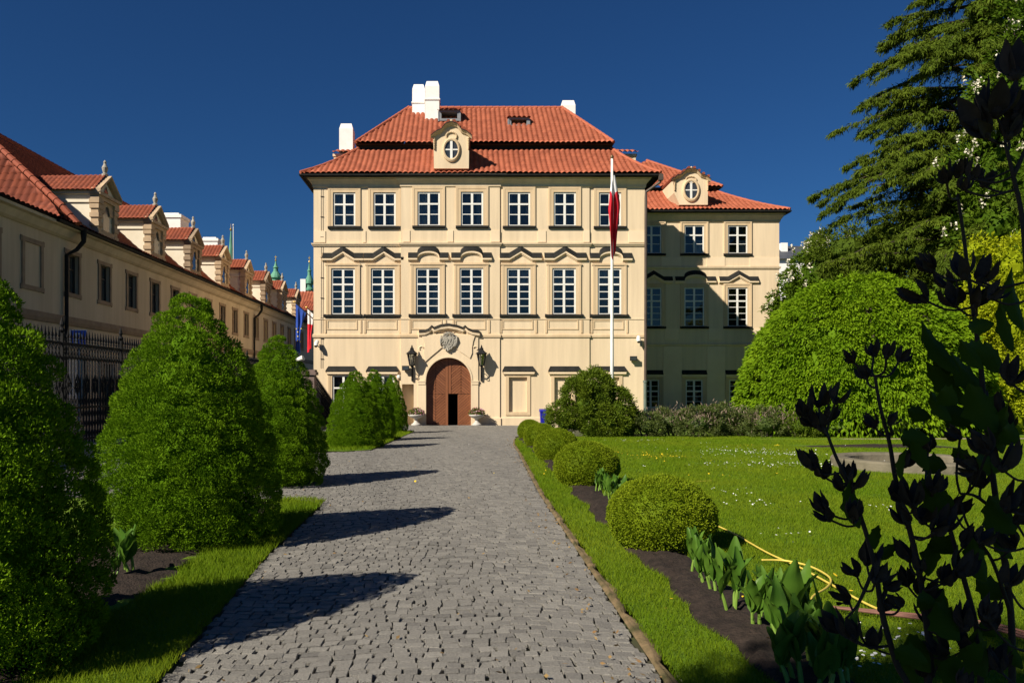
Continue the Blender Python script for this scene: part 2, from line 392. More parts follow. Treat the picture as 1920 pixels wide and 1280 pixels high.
def window(f, u0, u1, z0, z1, o, top, bot, parent, fm=None, stile=0.09, bar=0.045, curt=None, glz=None, gap=0.012):
    """casement: frame + glazing bars (one mesh), pane behind it, maybe a curtain behind that"""
    fm = fm or white_paint; mb = MB(); oo = o - gap; w = u1 - u0; h = z1 - z0; rows = top + bot; t = 0.05
    e = 0.004
    mb.box(f, u0 + e, u0 + stile, oo - t, oo, z0 + e, z1 - e); mb.box(f, u1 - stile, u1 - e, oo - t, oo, z0 + e, z1 - e)
    mb.box(f, u0 + stile, u1 - stile, oo - t, oo - 0.003, z1 - stile, z1 - e); mb.box(f, u0 + stile, u1 - stile, oo - t, oo - 0.003, z0 + e, z0 + stile)
    uc = (u0 + u1) / 2; iz0, iz1 = z0 + stile, z1 - stile
    zt = iz0 + (iz1 - iz0) * bot / rows
    mb.box(f, u0 + stile, u1 - stile, oo - t, oo + 0.012, zt - 0.045, zt + 0.045)
    mb.box(f, uc - 0.06, uc + 0.06, oo - t, oo + 0.006, iz0, zt - 0.045); mb.box(f, uc - 0.06, uc + 0.06, oo - t, oo + 0.006, zt + 0.045, iz1)
    for i in range(1, rows):
        if i == bot: continue
        zz = iz0 + (iz1 - iz0) * i / rows
        for a, b in ((u0 + stile, uc - 0.06), (uc + 0.06, u1 - stile)):
            mb.box(f, a, b, oo - t + 0.01, oo - 0.012, zz - bar / 2, zz + bar / 2)
    wo = mb.build('window', fm, parent)
    p = MB(); op = oo - t + 0.02
    # panes slightly out of true, each casement leaf its own tilt
    for a, b in ((u0 + stile, uc - 0.05), (uc + 0.05, u1 - stile)):
        for c, d in ((iz0, zt - 0.04), (zt + 0.04, iz1)):
            j = [random.uniform(-0.006, 0.006) for _ in range(3)]
            p.face([f(a, op + j[0], c), f(b, op + j[1], c), f(b, op + j[1] + j[2], d), f(a, op + j[0] + j[2], d)])
    p.build('pane', glz or glass, wo)
    if curt:
        q = MB(); oc = op - 0.16; n = 14
        for (ca, cb, cz0, cz1) in curt:
            a, b = u0 + w * ca, u0 + w * cb; c, d = z0 + h * cz0, z0 + h * cz1
            for i in range(n):
                x0, x1 = a + (b - a) * i / n, a + (b - a) * (i + 1) / n
                k0, k1 = 0.03 * math.sin(i * 1.9), 0.03 * math.sin((i + 1) * 1.9)
                q.face([f(x0, oc + k0, c), f(x1, oc + k1, c), f(x1, oc + k1, d), f(x0, oc + k0, d)])
        q.build('curtain', curtain_m, wo)
    return wo
def frame_rect(mb, f, u0, u1, z0, z1, w, o0, o1, m=0, wb=None):
    wb = w if wb is None else wb
    mb.box(f, u0 - w, u0, o0, o1, z0 - wb, z1 + w, m); mb.box(f, u1, u1 + w, o0, o1, z0 - wb, z1 + w, m)
    mb.box(f, u0, u1, o0, o1 - 0.002, z1, z1 + w, m)
    if wb > 0: mb.box(f, u0, u1, o0, o1 - 0.002, z0 - wb, z0, m)
def hood_path(u0, u1, z, rise, kind):
    w = u1 - u0; uc = (u0 + u1) / 2; hw = w * 0.27
    if kind == 'tri': return [(u0, z), (uc - hw, z), (uc, z + rise), (uc + hw, z), (u1, z)]
    P = [(u0, z)]
    for i in range(13):
        a = PI * i / 12; P.append((uc - hw * 1.02 * math.cos(a), z + rise * math.sin(a) ** 0.8))
    return P + [(u1, z)]

# ------------------------------------------------------------------ camera, sun, sky
cam = bpy.data.cameras.new('camera'); co = bpy.data.objects.new('camera', cam); C.objects.link(co)
co.location = (0, 0, EYE); co.rotation_euler = (PI / 2, 0, 0)
cam.sensor_width = 36; cam.lens = FPX / 1920 * 36; cam.shift_x = (960 - CX) / 1920; cam.shift_y = (CY - 640) / 1920
cam.clip_start = 0.05; cam.clip_end = 3000
bpy.context.scene.camera = co
sun = bpy.data.lights.new('sun', 'SUN'); sun.energy = 5.0; sun.angle = math.radians(0.5); sun.color = (1.0, 0.92, 0.78)
so = bpy.data.objects.new('sun', sun); C.objects.link(so); so.rotation_euler = SUN.to_track_quat('-Z', 'Y').to_euler(); so.location = (-20, -15, 30)
w = bpy.data.worlds.new('World'); bpy.context.scene.world = w; w.use_nodes = True
nt = w.node_tree; sky = nt.nodes.new('ShaderNodeTexSky'); sky.sky_type = 'NISHITA'; sky.sun_disc = False
el = math.asin(-SUN.z); sky.sun_elevation = el; sky.sun_rotation = math.atan2(-SUN.x, -SUN.y)
sky.altitude = 200; sky.air_density = 1.0; sky.dust_density = 0.0; sky.ozone_density = 6.0
tn = nt.nodes.new('ShaderNodeMix'); tn.data_type = 'RGBA'; tn.blend_type = 'MULTIPLY'; tn.inputs['Factor'].default_value = 1.0; tn.inputs['B'].default_value = (0.22, 0.45, 0.68, 1)   # deep polarised blue
nt.links.new(sky.outputs[0], tn.inputs['A']); nt.links.new(tn.outputs['Result'], nt.nodes['Background'].inputs['Color']); nt.nodes['Background'].inputs['Strength'].default_value = 0.05
vs = bpy.context.scene.view_settings; vs.view_transform = 'Standard'; vs.look = 'None'; vs.exposure = 0.55; vs.gamma = 1
cy = bpy.context.scene.cycles if hasattr(bpy.context.scene, 'cycles') else None
if cy:
    cy.max_bounces = 6; cy.diffuse_bounces = 3; cy.transparent_max_bounces = 12; cy.glossy_bounces = 3

# ------------------------------------------------------------------ ground
def sheet(name, xs, ys, dz, mat, kind='structure', noise=0.0, zf=None):
    X, Y = np.meshgrid(xs, ys); Z = gz(Y) + dz + (noise * R.normal(size=X.shape) if noise else 0)
    if zf is not None: Z = Z + zf(X, Y)
    n, m = X.shape; idx = np.arange(n * m).reshape(n, m)
    F = np.stack([idx[:-1, :-1], idx[:-1, 1:], idx[1:, 1:], idx[1:, :-1]], -1).reshape(-1, 4)
    return struct(npmesh(name, np.stack([X, Y, Z], -1).reshape(-1, 3), F, mat, smooth=True), kind)
ybig = np.concatenate([[-600, -50, -10], np.arange(0, 50, 1.0), [60, 120, 300, 1500]])
sheet('ground', np.array([-900, -60, -30, -15, -8, 0, 8, 15, 30, 60, 900.0]), ybig, -0.10, ground_m)
sheet('street', np.array([-15.0, -12, -8.9]), np.concatenate([[-20], np.arange(0, 50, 2.0), [60, 120]]), -0.06, street_m)

PATH_R = ([-5, 4, 12, 23, 26, 29, 31, 33, 60], [1.06, 1.10, 1.16, 1.46, 1.66, 2.1, 3.0, 4.6, 4.6])
def xr(y): return np.interp(y, *PATH_R)
def xl(y):
    y = np.asarray(y, float)
    a = np.interp(y, [-5, 4.3, 7.4, 11.0, 11.5], [-1.55, -1.67, -1.87, -1.95, -2.5])
    a = np.where((y > 11.5) & (y <= 20.0), -8.1, a)
    b = np.interp(y, [20.0, 20.6, 33.0, 34.0], [-3.0, -2.38, -2.05, -2.6])
    a = np.where((y > 20.0) & (y <= 34.0), b, a)
    return np.where(y > 34.0, -7.4, a)

# cobbled path: every stone its own small block in wavy courses
ys_ = np.arange(2.6, 42.6, 0.25)
Vp = np.stack([np.stack([xl(ys_) - 0.03, ys_, gz(ys_) - 0.04], -1), np.stack([xr(ys_) + 0.02, ys_, gz(ys_) - 0.04], -1)], 1).reshape(-1, 3)
Fp = np.array([(2 * i, 2 * i + 1, 2 * i + 3, 2 * i + 2) for i in range(len(ys_) - 1)])
struct(npmesh('path_bedding', Vp, Fp, joint))
def cobbles():
    Q = []
    y = 2.8
    while y < 42.55:
        rowh = R.uniform(0.080, 0.104); ph = R.uniform(0, 0.2)
        a, b = float(xl(y)), float(xr(y))
        x = a + ph * 0.3
        while x < b - 0.05:
            wd = R.uniform(0.078, 0.128); wv = 0.075 * math.sin(x * 2.0 + y * 0.22) + 0.02 * math.sin(x * 5.3 + y)
            wv2 = 0.075 * math.sin((x + wd) * 2.0 + y * 0.22) + 0.02 * math.sin((x + wd) * 5.3 + y)
            Q.append((x, min(x + wd, b), y + wv, y + wv2, rowh)); x += wd
        y += rowh
    Q = np.array(Q); n = len(Q); g = 0.0038
    j = lambda s=0.005: R.normal(size=n) * s
    x0, x1, ya, yb, h = Q.T
    sk = R.normal(size=n) * 0.008
    bx = np.stack([x0 + g + j(), x1 - g + j(), x1 - g + sk + j(), x0 + g + sk + j()], 1)
    by = np.stack([ya + g + j(), yb + g + j(), yb + h - g + j(), ya + h - g + j()], 1)
    cxm = bx.mean(1, keepdims=True); cym = by.mean(1, keepdims=True)
    tz = R.normal(size=n) * 0.0025; tx = R.normal(size=n) * 0.025; ty = R.normal(size=n) * 0.025
    # broad settlement of the whole surface
    big = 0.012 * np.sin(cxm[:, 0] * 1.7 + cym[:, 0] * 0.6) + 0.01 * np.sin(cym[:, 0] * 1.1)
    base = gz(cym[:, 0]) + big * 0.6 - 0.006
    def ring(k, dz):
        X = cxm + (bx - cxm) * k; Y = cym + (by - cym) * k
        Z = base[:, None] + tz[:, None] + (X - cxm) * tx[:, None] + (Y - cym) * ty[:, None] + dz
        return np.stack([X, Y, Z], -1)
    V = np.concatenate([ring(1.0, -0.05), ring(0.985, -0.004), ring(0.95, 0.0)], 1)   # n,12,3
    off = (np.arange(n) * 12)[:, None, None]
    fq = []
    for r0 in (0, 4):
        for k in range(4):
            q = (k + 1) % 4; fq.append((r0 + k, r0 + q, r0 + 4 + q, r0 + 4 + k))
    fq.append((8, 9, 10, 11))
    F = (off + np.array(fq)[None]).reshape(-1, 4)
    rn = np.clip(R.normal(size=n) * 0.22 + 0.45, 0, 1)
    return npmesh('cobbled_path', V.reshape(-1, 3), F, cobble, rnd=np.repeat(rn, 9))
struct(cobbles())

# lawns, bed, verges
def strip(name, y0, y1, fl, fr, dz, mat, step=0.2, nx=8, noise=0.0, zf=None):
    ys = np.arange(y0, y1 + step * 0.5, step); V = []
    for y in ys:
        a, b = float(fl(y)), float(fr(y))
        for i in range(nx + 1):
            x = a + (b - a) * i / nx; edge = min(1, 4 * min(i, nx - i) / nx)
            V.append((x, y, float(gz(y)) + dz * (0.35 + 0.65 * edge) + (noise * R.normal() if 0 < i < nx else 0) + (zf(x, y) if zf else 0)))
    k = nx + 1
    F = [(i * k + j, i * k + j + 1, (i + 1) * k + j + 1, (i + 1) * k + j) for i in range(len(ys) - 1) for j in range(nx)]
    return struct(npmesh(name, V, F, mat, smooth=True))
wob = lambda y, s=1.0: 0.035 * math.sin(y * 3.1 * s) + 0.025 * math.sin(y * 7.7 * s + 1)
strip('lawn', -3, 28.5, lambda y: float(xr(y)) + 0.09 + 0.02 * wob(y), lambda y: 42, 0.03, lawn_m, nx=40, step=0.5)
strip('kerb_verge', -3, 30, lambda y: float(xr(y)) - 0.01, lambda y: float(xr(y)) + 0.075 + 0.8 * wob(y * 1.7), 0.022, dry, noise=0.006)
BED_L = lambda y: 1.63 + wob(y) + 0.012 * max(0, y - 10)
BED_R = lambda y: 2.12 + wob(y, 0.8) + 0.012 * max(0, y - 10)
strip('soil_bed', -2, 28.0, BED_L, BED_R, 0.055, soil_m, nx=12, step=0.08, noise=0.010)
LX = lambda y: float(np.interp(y, [3, 5, 8, 10.8, 11.4], [-2.45, -2.42, -2.5, -2.5, -2.75])) + wob(y)
strip('lawn', -3, 11.4, lambda y: -8.0, lambda y: float(xl(y)) - 0.02 + 0.3 * wob(y), 0.03, lawn_m, nx=30, step=0.3)
strip('soil_bed', -3, 11.0, lambda y: LX(y) - 1.3, LX, 0.055, soil_m, nx=16, step=0.1, noise=0.012)
strip('lawn', 20.05, 33.5, lambda y: -8.0, lambda y: float(xl(y)) - 0.02 + 0.3 * wob(y), 0.03, lawn_m, nx=16, step=0.3)
strip('gravel_path', 25.7, 26.5, lambda y: 9.6, lambda y: 40, 0.05, gravel_m, nx=12)
strip('lawn', 28.5, 52, lambda y: 5.4, lambda y: 42, 0.022, lawn_m, nx=12, step=1.0)
strip('soil_bed', 21.0, 22.6, lambda y: 9.0 + 1.6 * (abs(y - 21.8) / 0.8) ** 2, lambda y: 13.5, 0.05, soil_m, nx=10, step=0.1, noise=0.01)

def blades(name, x0f, x1f, y0, y1, dens, h, w, skip=None, near=5.0, seed=1):
    rg = np.random.default_rng(seed); Pts = []
    ys = np.arange(y0, y1, 0.25)
    for y in ys:
        a, b = float(x0f(y)), float(x1f(y))
        # the pane of view only
        b = min(b, (2550 - CX) / FPX * (y + 0.3)); a = max(a, (-20 - CX) / FPX * (y + 0.3))
        if b <= a: continue
        k = min(1.0, (near / max(y, 0.1)) ** 1.55)
        n = int((b - a) * 0.25 * dens * k)
        Pts.append(np.stack([rg.uniform(a, b, n), rg.uniform(y, y + 0.25, n)], 1))
    Pxy = np.concatenate(Pts); X, Y = Pxy.T
    if skip is not None:
        ok = ~skip(X, Y); X, Y = X[ok], Y[ok]
    n = len(X); sc = np.maximum(1.0, Y / near) ** 0.72
    patch = 0.75 + 0.5 * (np.sin(X * 2.3 + Y * 1.1) * np.sin(Y * 1.9 - X * 0.7) + 1) / 2
    H = h * patch * (0.5 + rg.random(n)) * np.minimum(sc, 1.6); Wd = w * sc * (0.7 + 0.6 * rg.random(n))
    th = rg.random(n) * 2 * PI; lean = H * (0.2 + 0.7 * rg.random(n)); lt = rg.random(n) * 2 * PI
    z = gz(Y) + 0.022
    dx, dy = np.cos(th) * Wd / 2, np.sin(th) * Wd / 2
    A = np.stack([X - dx, Y - dy, z], 1); B = np.stack([X + dx, Y + dy, z], 1)
    T = np.stack([X + np.cos(lt) * lean, Y + np.sin(lt) * lean, z + H], 1)
    V = np.stack([A, B, T], 1).reshape(-1, 3); F = np.arange(3 * n).reshape(n, 3)
    rnd = np.clip(rg.random(n) * 0.6 + 0.4 * (np.sin(X * 1.3) * np.sin(Y * 0.8 + 1) + 1) / 2, 0, 1)
    return struct(npmesh(name, V, F, grass_m, rnd=rnd), 'stuff')
POND = (8.85, 15.8, 1.42)
pond_skip = lambda X, Y: (X - POND[0]) ** 2 + (Y - POND[1]) ** 2 < POND[2] ** 2
bl = np.vectorize(BED_L); br = np.vectorize(BED_R)
def bed_skip(X, Y): return ((X > bl(Y)) & (X < br(Y))) | pond_skip(X, Y) | ((Y > 21.1) & (Y < 22.5) & (X > 9.2) & (X < 13.4)) | ((Y > 25.7) & (Y < 26.5) & (X > 9.6))
blades('grass', lambda y: float(xr(y)) + 0.05, lambda y: 30, 3.6, 28.0, 10000, 0.024, 0.0044, bed_skip, seed=3)
blades('grass', lambda y: -4.2, lambda y: float(xl(y)) + 0.03, 3.4, 11.4, 9000, 0.036, 0.0048, lambda X, Y: X < np.vectorize(LX)(Y), seed=4)
blades('grass', lambda y: -4.5, lambda y: float(xl(y)) + 0.03, 20.0, 33.5, 6500, 0.04, 0.0055, None, seed=5)

def flowers(name, spots, mat, n, size, seed):
    rg = np.random.default_rng(seed); V = []; F = []
    for (px, py, sx, sy, k) in spots:
        c = onground(px, py)
        for _ in range(int(n * k)):
            x = c[0] + rg.normal() * sx; y = c[1] + rg.normal() * sy
            s = size * rg.uniform(0.7, 1.3); z = float(gz(y)) + 0.05 + rg.random() * 0.02; tx, ty = rg.normal(size=2) * 0.3
            i = len(V)
            for q in range(6):
                a = 2 * PI * q / 6; V.append((x + s * math.cos(a), y + s * math.sin(a), z + s * (tx * math.cos(a) + ty * math.sin(a))))
            F.append((i, i + 1, i + 2, i + 3)); F.append((i, i + 3, i + 4, i + 5))
    return struct(npmesh(name, V, F, mat), 'stuff')
flowers('daisies', [(1390, 852, .9, .8, 1.2), (1460, 874, 1.0, .40, 2.4), (1425, 850, .7, .9, 1), (1345, 848, .3, .2, .3), (1375, 928, .3, .3, .25), (1430, 950, .3, .25, .2), (1490, 855, .5, .2, .6), (1180, 828, .6, .3, .5), (1640, 1250, .25, .12, .5), (1700, 1200, .2, .1, .3), (1480, 1010, .3, .2, .1), (1640, 960, .3, .2, .2), (1250, 840, 3, 1.2, .5)], daisy_m, 105, 0.011, 11)
flowers('dandelions', [(1210, 857, .35, .12, .6), (1250, 860, .4, .15, .5), (1150, 852, .3, .15, .3), (1420, 838, .4, .2, .4), (1330, 895, .3, .2, .1), (1450, 1100, .3, .2, .12), (1530, 1130, .4, .2, .12), (1330, 1170, .2, .2, .04), (1300, 890, 2.5, 1.5, .3)], dandelion_m, 90, 0.014, 12)

def litter():
    rg = np.random.default_rng(77); n = 420
    y = 3.8 + 26 * rg.random(n) ** 1.6; e = rg.random(n)
    x = np.where(e < .62, xr(y) - np.abs(rg.normal(size=n)) * .22 + .03, np.where(e < .8, np.maximum(xl(y), -2.6) + np.abs(rg.normal(size=n)) * .2, rg.uniform(-1.8, 1.1, n)))
    P = np.stack([x, y, gz(y) + .004], 1); a = rg.random(n) * 6.28
    A = np.stack([np.cos(a), np.sin(a), .15 + .3 * rg.random(n)], 1)
    V, F = leaves(P, A, .022 + .03 * rg.random(n), .012 + .012 * rg.random(n))
    struct(npmesh('leaf_litter', V, F, M('dead_leaf', (.16, .085, .035), (.28, .19, .07), rough=.9, scale=30, attr=True), rnd=rg.random(n)), 'stuff')
litter()
# ------------------------------------------------------------------ palace (main house)
D = 42.7; K = D / FPX
HX = lambda px: (px - CX) * K
HZ = lambda py: EYE - (py - CY) * K
HF = lambda u, o, z: (u, D - o, z)
GZ = HZ(797)
pal = thing('palace', 'three-storey cream palace with white casement windows, arched brown door and red tiled double hipped roof', 'palace', (0.9, D, GZ))
segs = [(588, 752, 0.0), (752, 937, 0.13), (937, 1105, 0.065), (1105, 1209, 0.0)]
TOPW = [624.5, 700, 783, 864, 952, 1037.5, 1122.6]
MIDW = [621, 695.5, 780, 861.5, 950, 1035, 1120.5]
def seg_o(px):
    for a, b, o in segs:
        if a <= px < b: return o
    return 0
wz = lambda t, b: (HZ(b), HZ(t))
holes = []
winspec = []
for x in TOPW: winspec.append((x, x + 42, 361, 425, 'top'))
for x in MIDW: winspec.append((x, x + 44.5, 503, 590.5, 'mid'))
for x in (623, 697): winspec.append((x, x + 42, 703, 772, 'low'))
for a, b, t, bt, k in winspec: holes.append((HX(a), HX(b), HZ(bt), HZ(t)))
for x in (954, 1039, 1127): holes.append((HX(x), HX(x + 34), HZ(772), HZ(707), 0.135))
door = (HX(799), HX(883), GZ - 0.1, HZ(670.5)); portal = (HX(784.5), HX(896.5), GZ - 0.1, HZ(626))
holes.append((*portal, 'open')); holes.append((HX(754), HX(776), GZ - 0.1, HZ(720), 0.55))
mb = MB(); ZT = HZ(330)
for a, b, o in segs:
    u0, u1 = HX(a), HX(b)
    hs = [h for h in holes if u0 - 0.01 <= h[0] and h[1] <= u1 + 0.01]
    wall(mb, HF, u0, u1, GZ - 0.3, ZT, o, hs, deep=0.42)
for px, o0, o1 in ((752, 0, .13), (937, .065, .13), (1105, 0, .065)):
    u = HX(px); mb.face([HF(u, o0, GZ - .3), HF(u, o1, GZ - .3), HF(u, o1, ZT), HF(u, o0, ZT)], 0)
XL, XRt, YB = HX(588), HX(1209), 60.0
for x in (XL, XRt): mb.face([(x, D, GZ - .3), (x, YB, GZ - .3), (x, YB, ZT), (x, D, ZT)], 0)
mb.face([(XL, YB, GZ - .3), (XRt, YB, GZ - .3), (XRt, YB, ZT), (XL, YB, ZT)], 0)
mb.build('wall', [plaster, room_m], pal)
U = [(XL, YB), (XL, D), (HX(752), D), (HX(752), D - .13), (HX(937), D - .13), (HX(937), D - .065), (HX(1105), D - .065), (HX(1105), D), (XRt, D), (XRt, YB)]
# horizontal mouldings
mb = MB()
mb.plan(U, [(0, HZ(352)), (0.05, HZ(351)), (0.06, HZ(346.5)), (0.09, HZ(345)), (0.20, HZ(340)), (0.25, HZ(338.5)), (0.25, HZ(336.5)), (0.30, HZ(336)), (0.33, HZ(331)), (0.35, HZ(330)), (0.0, HZ(326))], 0)
mb.build('cornice', plaster, pal)
one('string_course', lambda m: m.plan(U, [(0, HZ(462.5)), (0.06, HZ(461.5)), (0.06, HZ(459.8)), (0.10, HZ(459.3)), (0.12, HZ(456.3)), (0, HZ(455.5))], 0), plaster, pal)
one('string_course', lambda m: m.plan(U, [(0, HZ(633)), (0.05, HZ(632.5)), (0.06, HZ(629)), (0.035, HZ(626)), (0, HZ(625.5))], 0), trim, pal)
one('string_course', lambda m: m.plan(U, [(0, HZ(599)), (0.03, HZ(598.8)), (0.03, HZ(597.2)), (0, HZ(597))], 0), plaster, pal)
PSC = [(0.0, GZ - .3), (0.05, GZ - .3), (0.05, HZ(783)), (0.02, HZ(782)), (0.0, HZ(782))]
one('plinth', lambda m: m.plan(U[:4] + [(HX(752.8), D - .13)], PSC, 0), plaster, pal)
one('plinth', lambda m: m.plan([(HX(897), D - .13)] + U[4:], PSC, 0), plaster, pal)
# lighter / darker field panels between string courses
def facade_panels():
    ed = [588] + sum([[x - 14, x + 56] for x in TOPW], []) + [1209]
    for i in range(0, len(ed), 2):
        a, b = ed[i], ed[i + 1]
        for (s0, s1, o) in segs:
            p, q = max(a, s0), min(b, s1)
            if q - p > 4: one('panel', lambda m: m.box(HF, HX(p) + (0.004 if p == s0 else 0), HX(q) - 0.004, o - 0.02, o + 0.035, HZ(454.5), HZ(433), 0), pale, pal)
    for x in MIDW:
        m = MB(); o = seg_o(x); frame_rect(m, HF, HX(x - 6), HX(x + 47), HZ(616), HZ(602), 0.06, o - 0.02, o + 0.03, 0)
        for q in (-13, 53.5): m.box(HF, HX(x + q), HX(x + q + 3.5), o - 0.02, o + 0.04, HZ(624.5), HZ(600), 0)
        m.build('apron_panel', trim, pal)
facade_panels()
CUR = [(0.56, 0.97, 0.03, 0.62)]
for i, (a, b, t, bt, k) in enumerate(winspec):
    o = seg_o(a + 3); u0, u1, z0, z1 = HX(a), HX(b), HZ(bt), HZ(t)
    cu = None; j = i if k == 'top' else i - 7
    if k == 'mid' and j in (0, 1): cu = [(0.52, 0.98, 0.02, 0.64)]
    if k == 'mid' and j == 2: cu = [(0.70, 0.98, 0.1, 0.66), (0.05, 0.5, 0.64, 0.98)]
    if k == 'mid' and j == 3: cu = [(0.55, 0.98, 0.02, 0.6), (0.03, 0.2, 0.02, 0.6)]
    if k == 'top' and j in (0, 2): cu = [(0.52, 0.97, 0.02, 0.5), (0.03, 0.5, 0.02, 0.97)]
    if k == 'mid' and j in (4, 5, 6): cu = [(0.04, 0.96, 0.66, 0.98)]
    if k == 'top' and j in (1, 3, 6): cu = [(0.70, 0.97, 0.02, 0.95)]
    if k == 'top' and j in (4, 5): cu = [(0.03, 0.2, 0.02, 0.95), (0.8, 0.97, 0.3, 0.95)]
    tp, bo = {'top': (1, 2), 'mid': (2, 4), 'low': (1, 2)}[k]
    window(HF, u0, u1, z0, z1, o, tp, bo, pal, curt=cu)
    s = MB(); m1, m2 = (5.5, 9) if k != 'low' else (4, 7)
    frame_rect(s, HF, u0, u1, z0, z1, m1 * K, o - 0.02, o + 0.045, 0, wb=0)
    frame_rect(s, HF, u0 - m1 * K, u1 + m1 * K, z0, z1 + m1 * K, 4 * K, o - 0.02, o + 0.06, 0, wb=0)
    if k == 'mid':
        s.box(HF, u0 - 11 * K, u1 + 11 * K, o - 0.02, o + 0.085, HZ(497.5), HZ(495.5), 0)
    s.build('window_surround', trim, pal)
    if k != 'low':
        ex = 9.5 if k == 'top' else 13.5
        one('window_sill', lambda m: (m.sweep(HF, [(u0 - ex * K, z0), (u1 + ex * K, z0)], [(o - 0.02, 0.03), (o + 0.0, 0.05), (o + 0.13, -0.01), (o + 0.13, -0.09), (o + 0.06, -0.12), (o - 0.02, -0.125)], 0)), [lead, trim], pal)  # lead-dark underside too, the shade below the sill put into its colour
kinds = ['tri', 'tri', 'arch', 'arch', 'tri', 'tri', 'arch']
spans = [(604.5, 681.5), (682, 757), (765.5, 841), (846, 921.5), (936.5, 1015.5), (1020, 1099), (1105.5, 1185)]
HOOD = [(-0.02, 0.27), (0.0, 0.27), (0.15, 0.0), (0.155, -0.025), (0.13, -0.03), (0.13, -0.13), (0.08, -0.15), (0.05, -0.20), (-0.02, -0.21)]
for kd, (a, b) in zip(kinds, spans):
    o = seg_o((a + b) / 2); sec = [(o + p, q) for p, q in HOOD]
    one('hood_moulding', lambda m: m.sweep(HF, hood_path(HX(a), HX(b), HZ(483.5), 13 * K, kd), sec, [0, 0, 0, 1, 1, 1, 1, 1]), [lead, pale], pal)
LOWHOOD = [(-0.02, 0.29), (0.0, 0.29), (0.06, 0.16), (0.16, 0.05), (0.165, 0.0), (0.14, -0.02), (0.14, -0.12), (0.08, -0.15), (0.06, -0.19), (-0.02, -0.20)]
for a, b in ((611, 669), (686.5, 748), (941.5, 1003.5), (1027, 1089.5), (1113, 1175.5)):
    o = seg_o((a + b) / 2); u0, u1 = HX(a), HX(b); zc = HZ(696.5)
    def lh(m):
        # flared lead cap narrowing to the top, over a plaster moulding
        sec = [(o + p, q) for p, q in LOWHOOD]; ins = [4.5 * K, 4.5 * K, 3.5 * K, 0, 0, 2 * K, 2 * K, 3 * K, 3 * K, 3 * K]
        Lf = [HF(u0 + i, p, zc + q) for (p, q), i in zip(sec, ins)]; Rt = [HF(u1 - i, p, zc + q) for (p, q), i in zip(sec, ins)]
        for j in range(len(sec) - 1): m.face([Lf[j], Rt[j], Rt[j + 1], Lf[j + 1]], 0 if j < 4 else 1)
        m.face(Lf[:5], 0); m.face(Rt[:5], 0); m.face(Lf[4:], 1); m.face(Rt[4:], 1)
    one('hood_moulding', lh, [lead, pale], pal)
for x in (954, 1039, 1127):
    o = seg_o(x + 3)
    one('blind_window_surround', lambda m: frame_rect(m, HF, HX(x), HX(x + 34), HZ(772), HZ(707), 6 * K, o - 0.02, o + 0.045, 0), trim, pal)

# portal: arched opening in a shallow projecting surround
PO = 0.19
def portal_fn(m):
    u0, u1, z0, z1 = portal; a, b, _, zt = door; zc = zt - (b - a) / 2; uc = (a + b) / 2; r = (b - a) / 2
    m.face([HF(u0, PO, z0), HF(a, PO, z0), HF(a, PO, zc), HF(u0, PO, zc)]); m.face([HF(b, PO, z0), HF(u1, PO, z0), HF(u1, PO, zc), HF(b, PO, zc)])
    n = 28
    arc = [(uc - r * math.cos(PI * i / n), zc + r * math.sin(PI * i / n)) for i in range(n + 1)]
    for i in range(n):
        (x0, y0), (x1, y1) = arc[i], arc[i + 1]
        m.face([HF(x0, PO, y0), HF(x1, PO, y1), HF(x1, PO, z1), HF(x0, PO, z1)])
        m.face([HF(x0, PO, y0), HF(x1, PO, y1), HF(x1, -0.30, y1), HF(x0, -0.30, y0)])
    m.face([HF(u0, PO, zc), HF(a, PO, zc), HF(a, PO, z1), HF(u0, PO, z1)]); m.face([HF(b, PO, zc), HF(u1, PO, zc), HF(u1, PO, z1), HF(b, PO, z1)])
    for u in (a, b): m.face([HF(u, PO, z0), HF(u, -0.30, z0), HF(u, -0.30, zc), HF(u, PO, zc)])
    for u in (u0, u1): m.face([HF(u, PO, z0), HF(u, 0.0, z0), HF(u, 0.0, z1), HF(u, PO, z1)])
    m.face([HF(u0, PO, z1), HF(u1, PO, z1), HF(u1, 0, z1), HF(u0, 0, z1)])
    # capitals, archivolt lip, upper raised panel with curved lower edge, volutes
    for (p, q) in ((784.2, 798.2), (883.8, 896.8)):
        m.box(HF, HX(p) - .02, HX(q) + .02, PO - 0.02, PO + 0.05, HZ(716), HZ(713.2)); m.box(HF, HX(p), HX(q), PO - 0.02, PO + 0.03, HZ(720.5), HZ(716.05))
    for i in range(n):
        (x0, y0), (x1, y1) = arc[i], arc[i + 1]; k0 = 1.07
        q = lambda x, y: (uc + (x - uc) * k0, zc + (y - zc) * k0)
        X0, Y0 = q(x0, y0); X1, Y1 = q(x1, y1)
        m.face([HF(x0, PO + .03, y0), HF(x1, PO + .03, y1), HF(X1, PO + .03, Y1), HF(X0, PO + .03, Y0)]); m.face([HF(X0, PO + .03, Y0), HF(X1, PO + .03, Y1), HF(X1, PO, Y1), HF(X0, PO, Y0)]); m.face([HF(x0, PO + .03, y0), HF(x1, PO + .03, y1), HF(x1, PO, y1), HF(x0, PO, y0)])
    top = [(789, 628), (891, 628), (887, 640), (885, 652)]
    curve = [(885, 662), (881, 672), (873, 666), (862, 659), (854, 652), (828, 652), (820, 659), (809, 668), (798, 678), (795, 662), (797, 645), (793, 634)]
    m.prism(HF, [(HX(x), HZ(y)) for x, y in top + curve], PO - 0.02, PO + 0.055)
    for cx_, s in ((788.5, 1), (893.5, -1)):
        P = [(HX(cx_) + s * (0.16 - 0.016 * i) * math.cos(i * 0.5) , HZ(654) + (0.16 - 0.016 * i) * math.sin(i * 0.5 + 0.3)) for i in range(10)]
        m.tube([HF(x, PO + 0.02, z) for x, z in P], 0.035, 6)
one('portal_surround', portal_fn, plaster, pal)
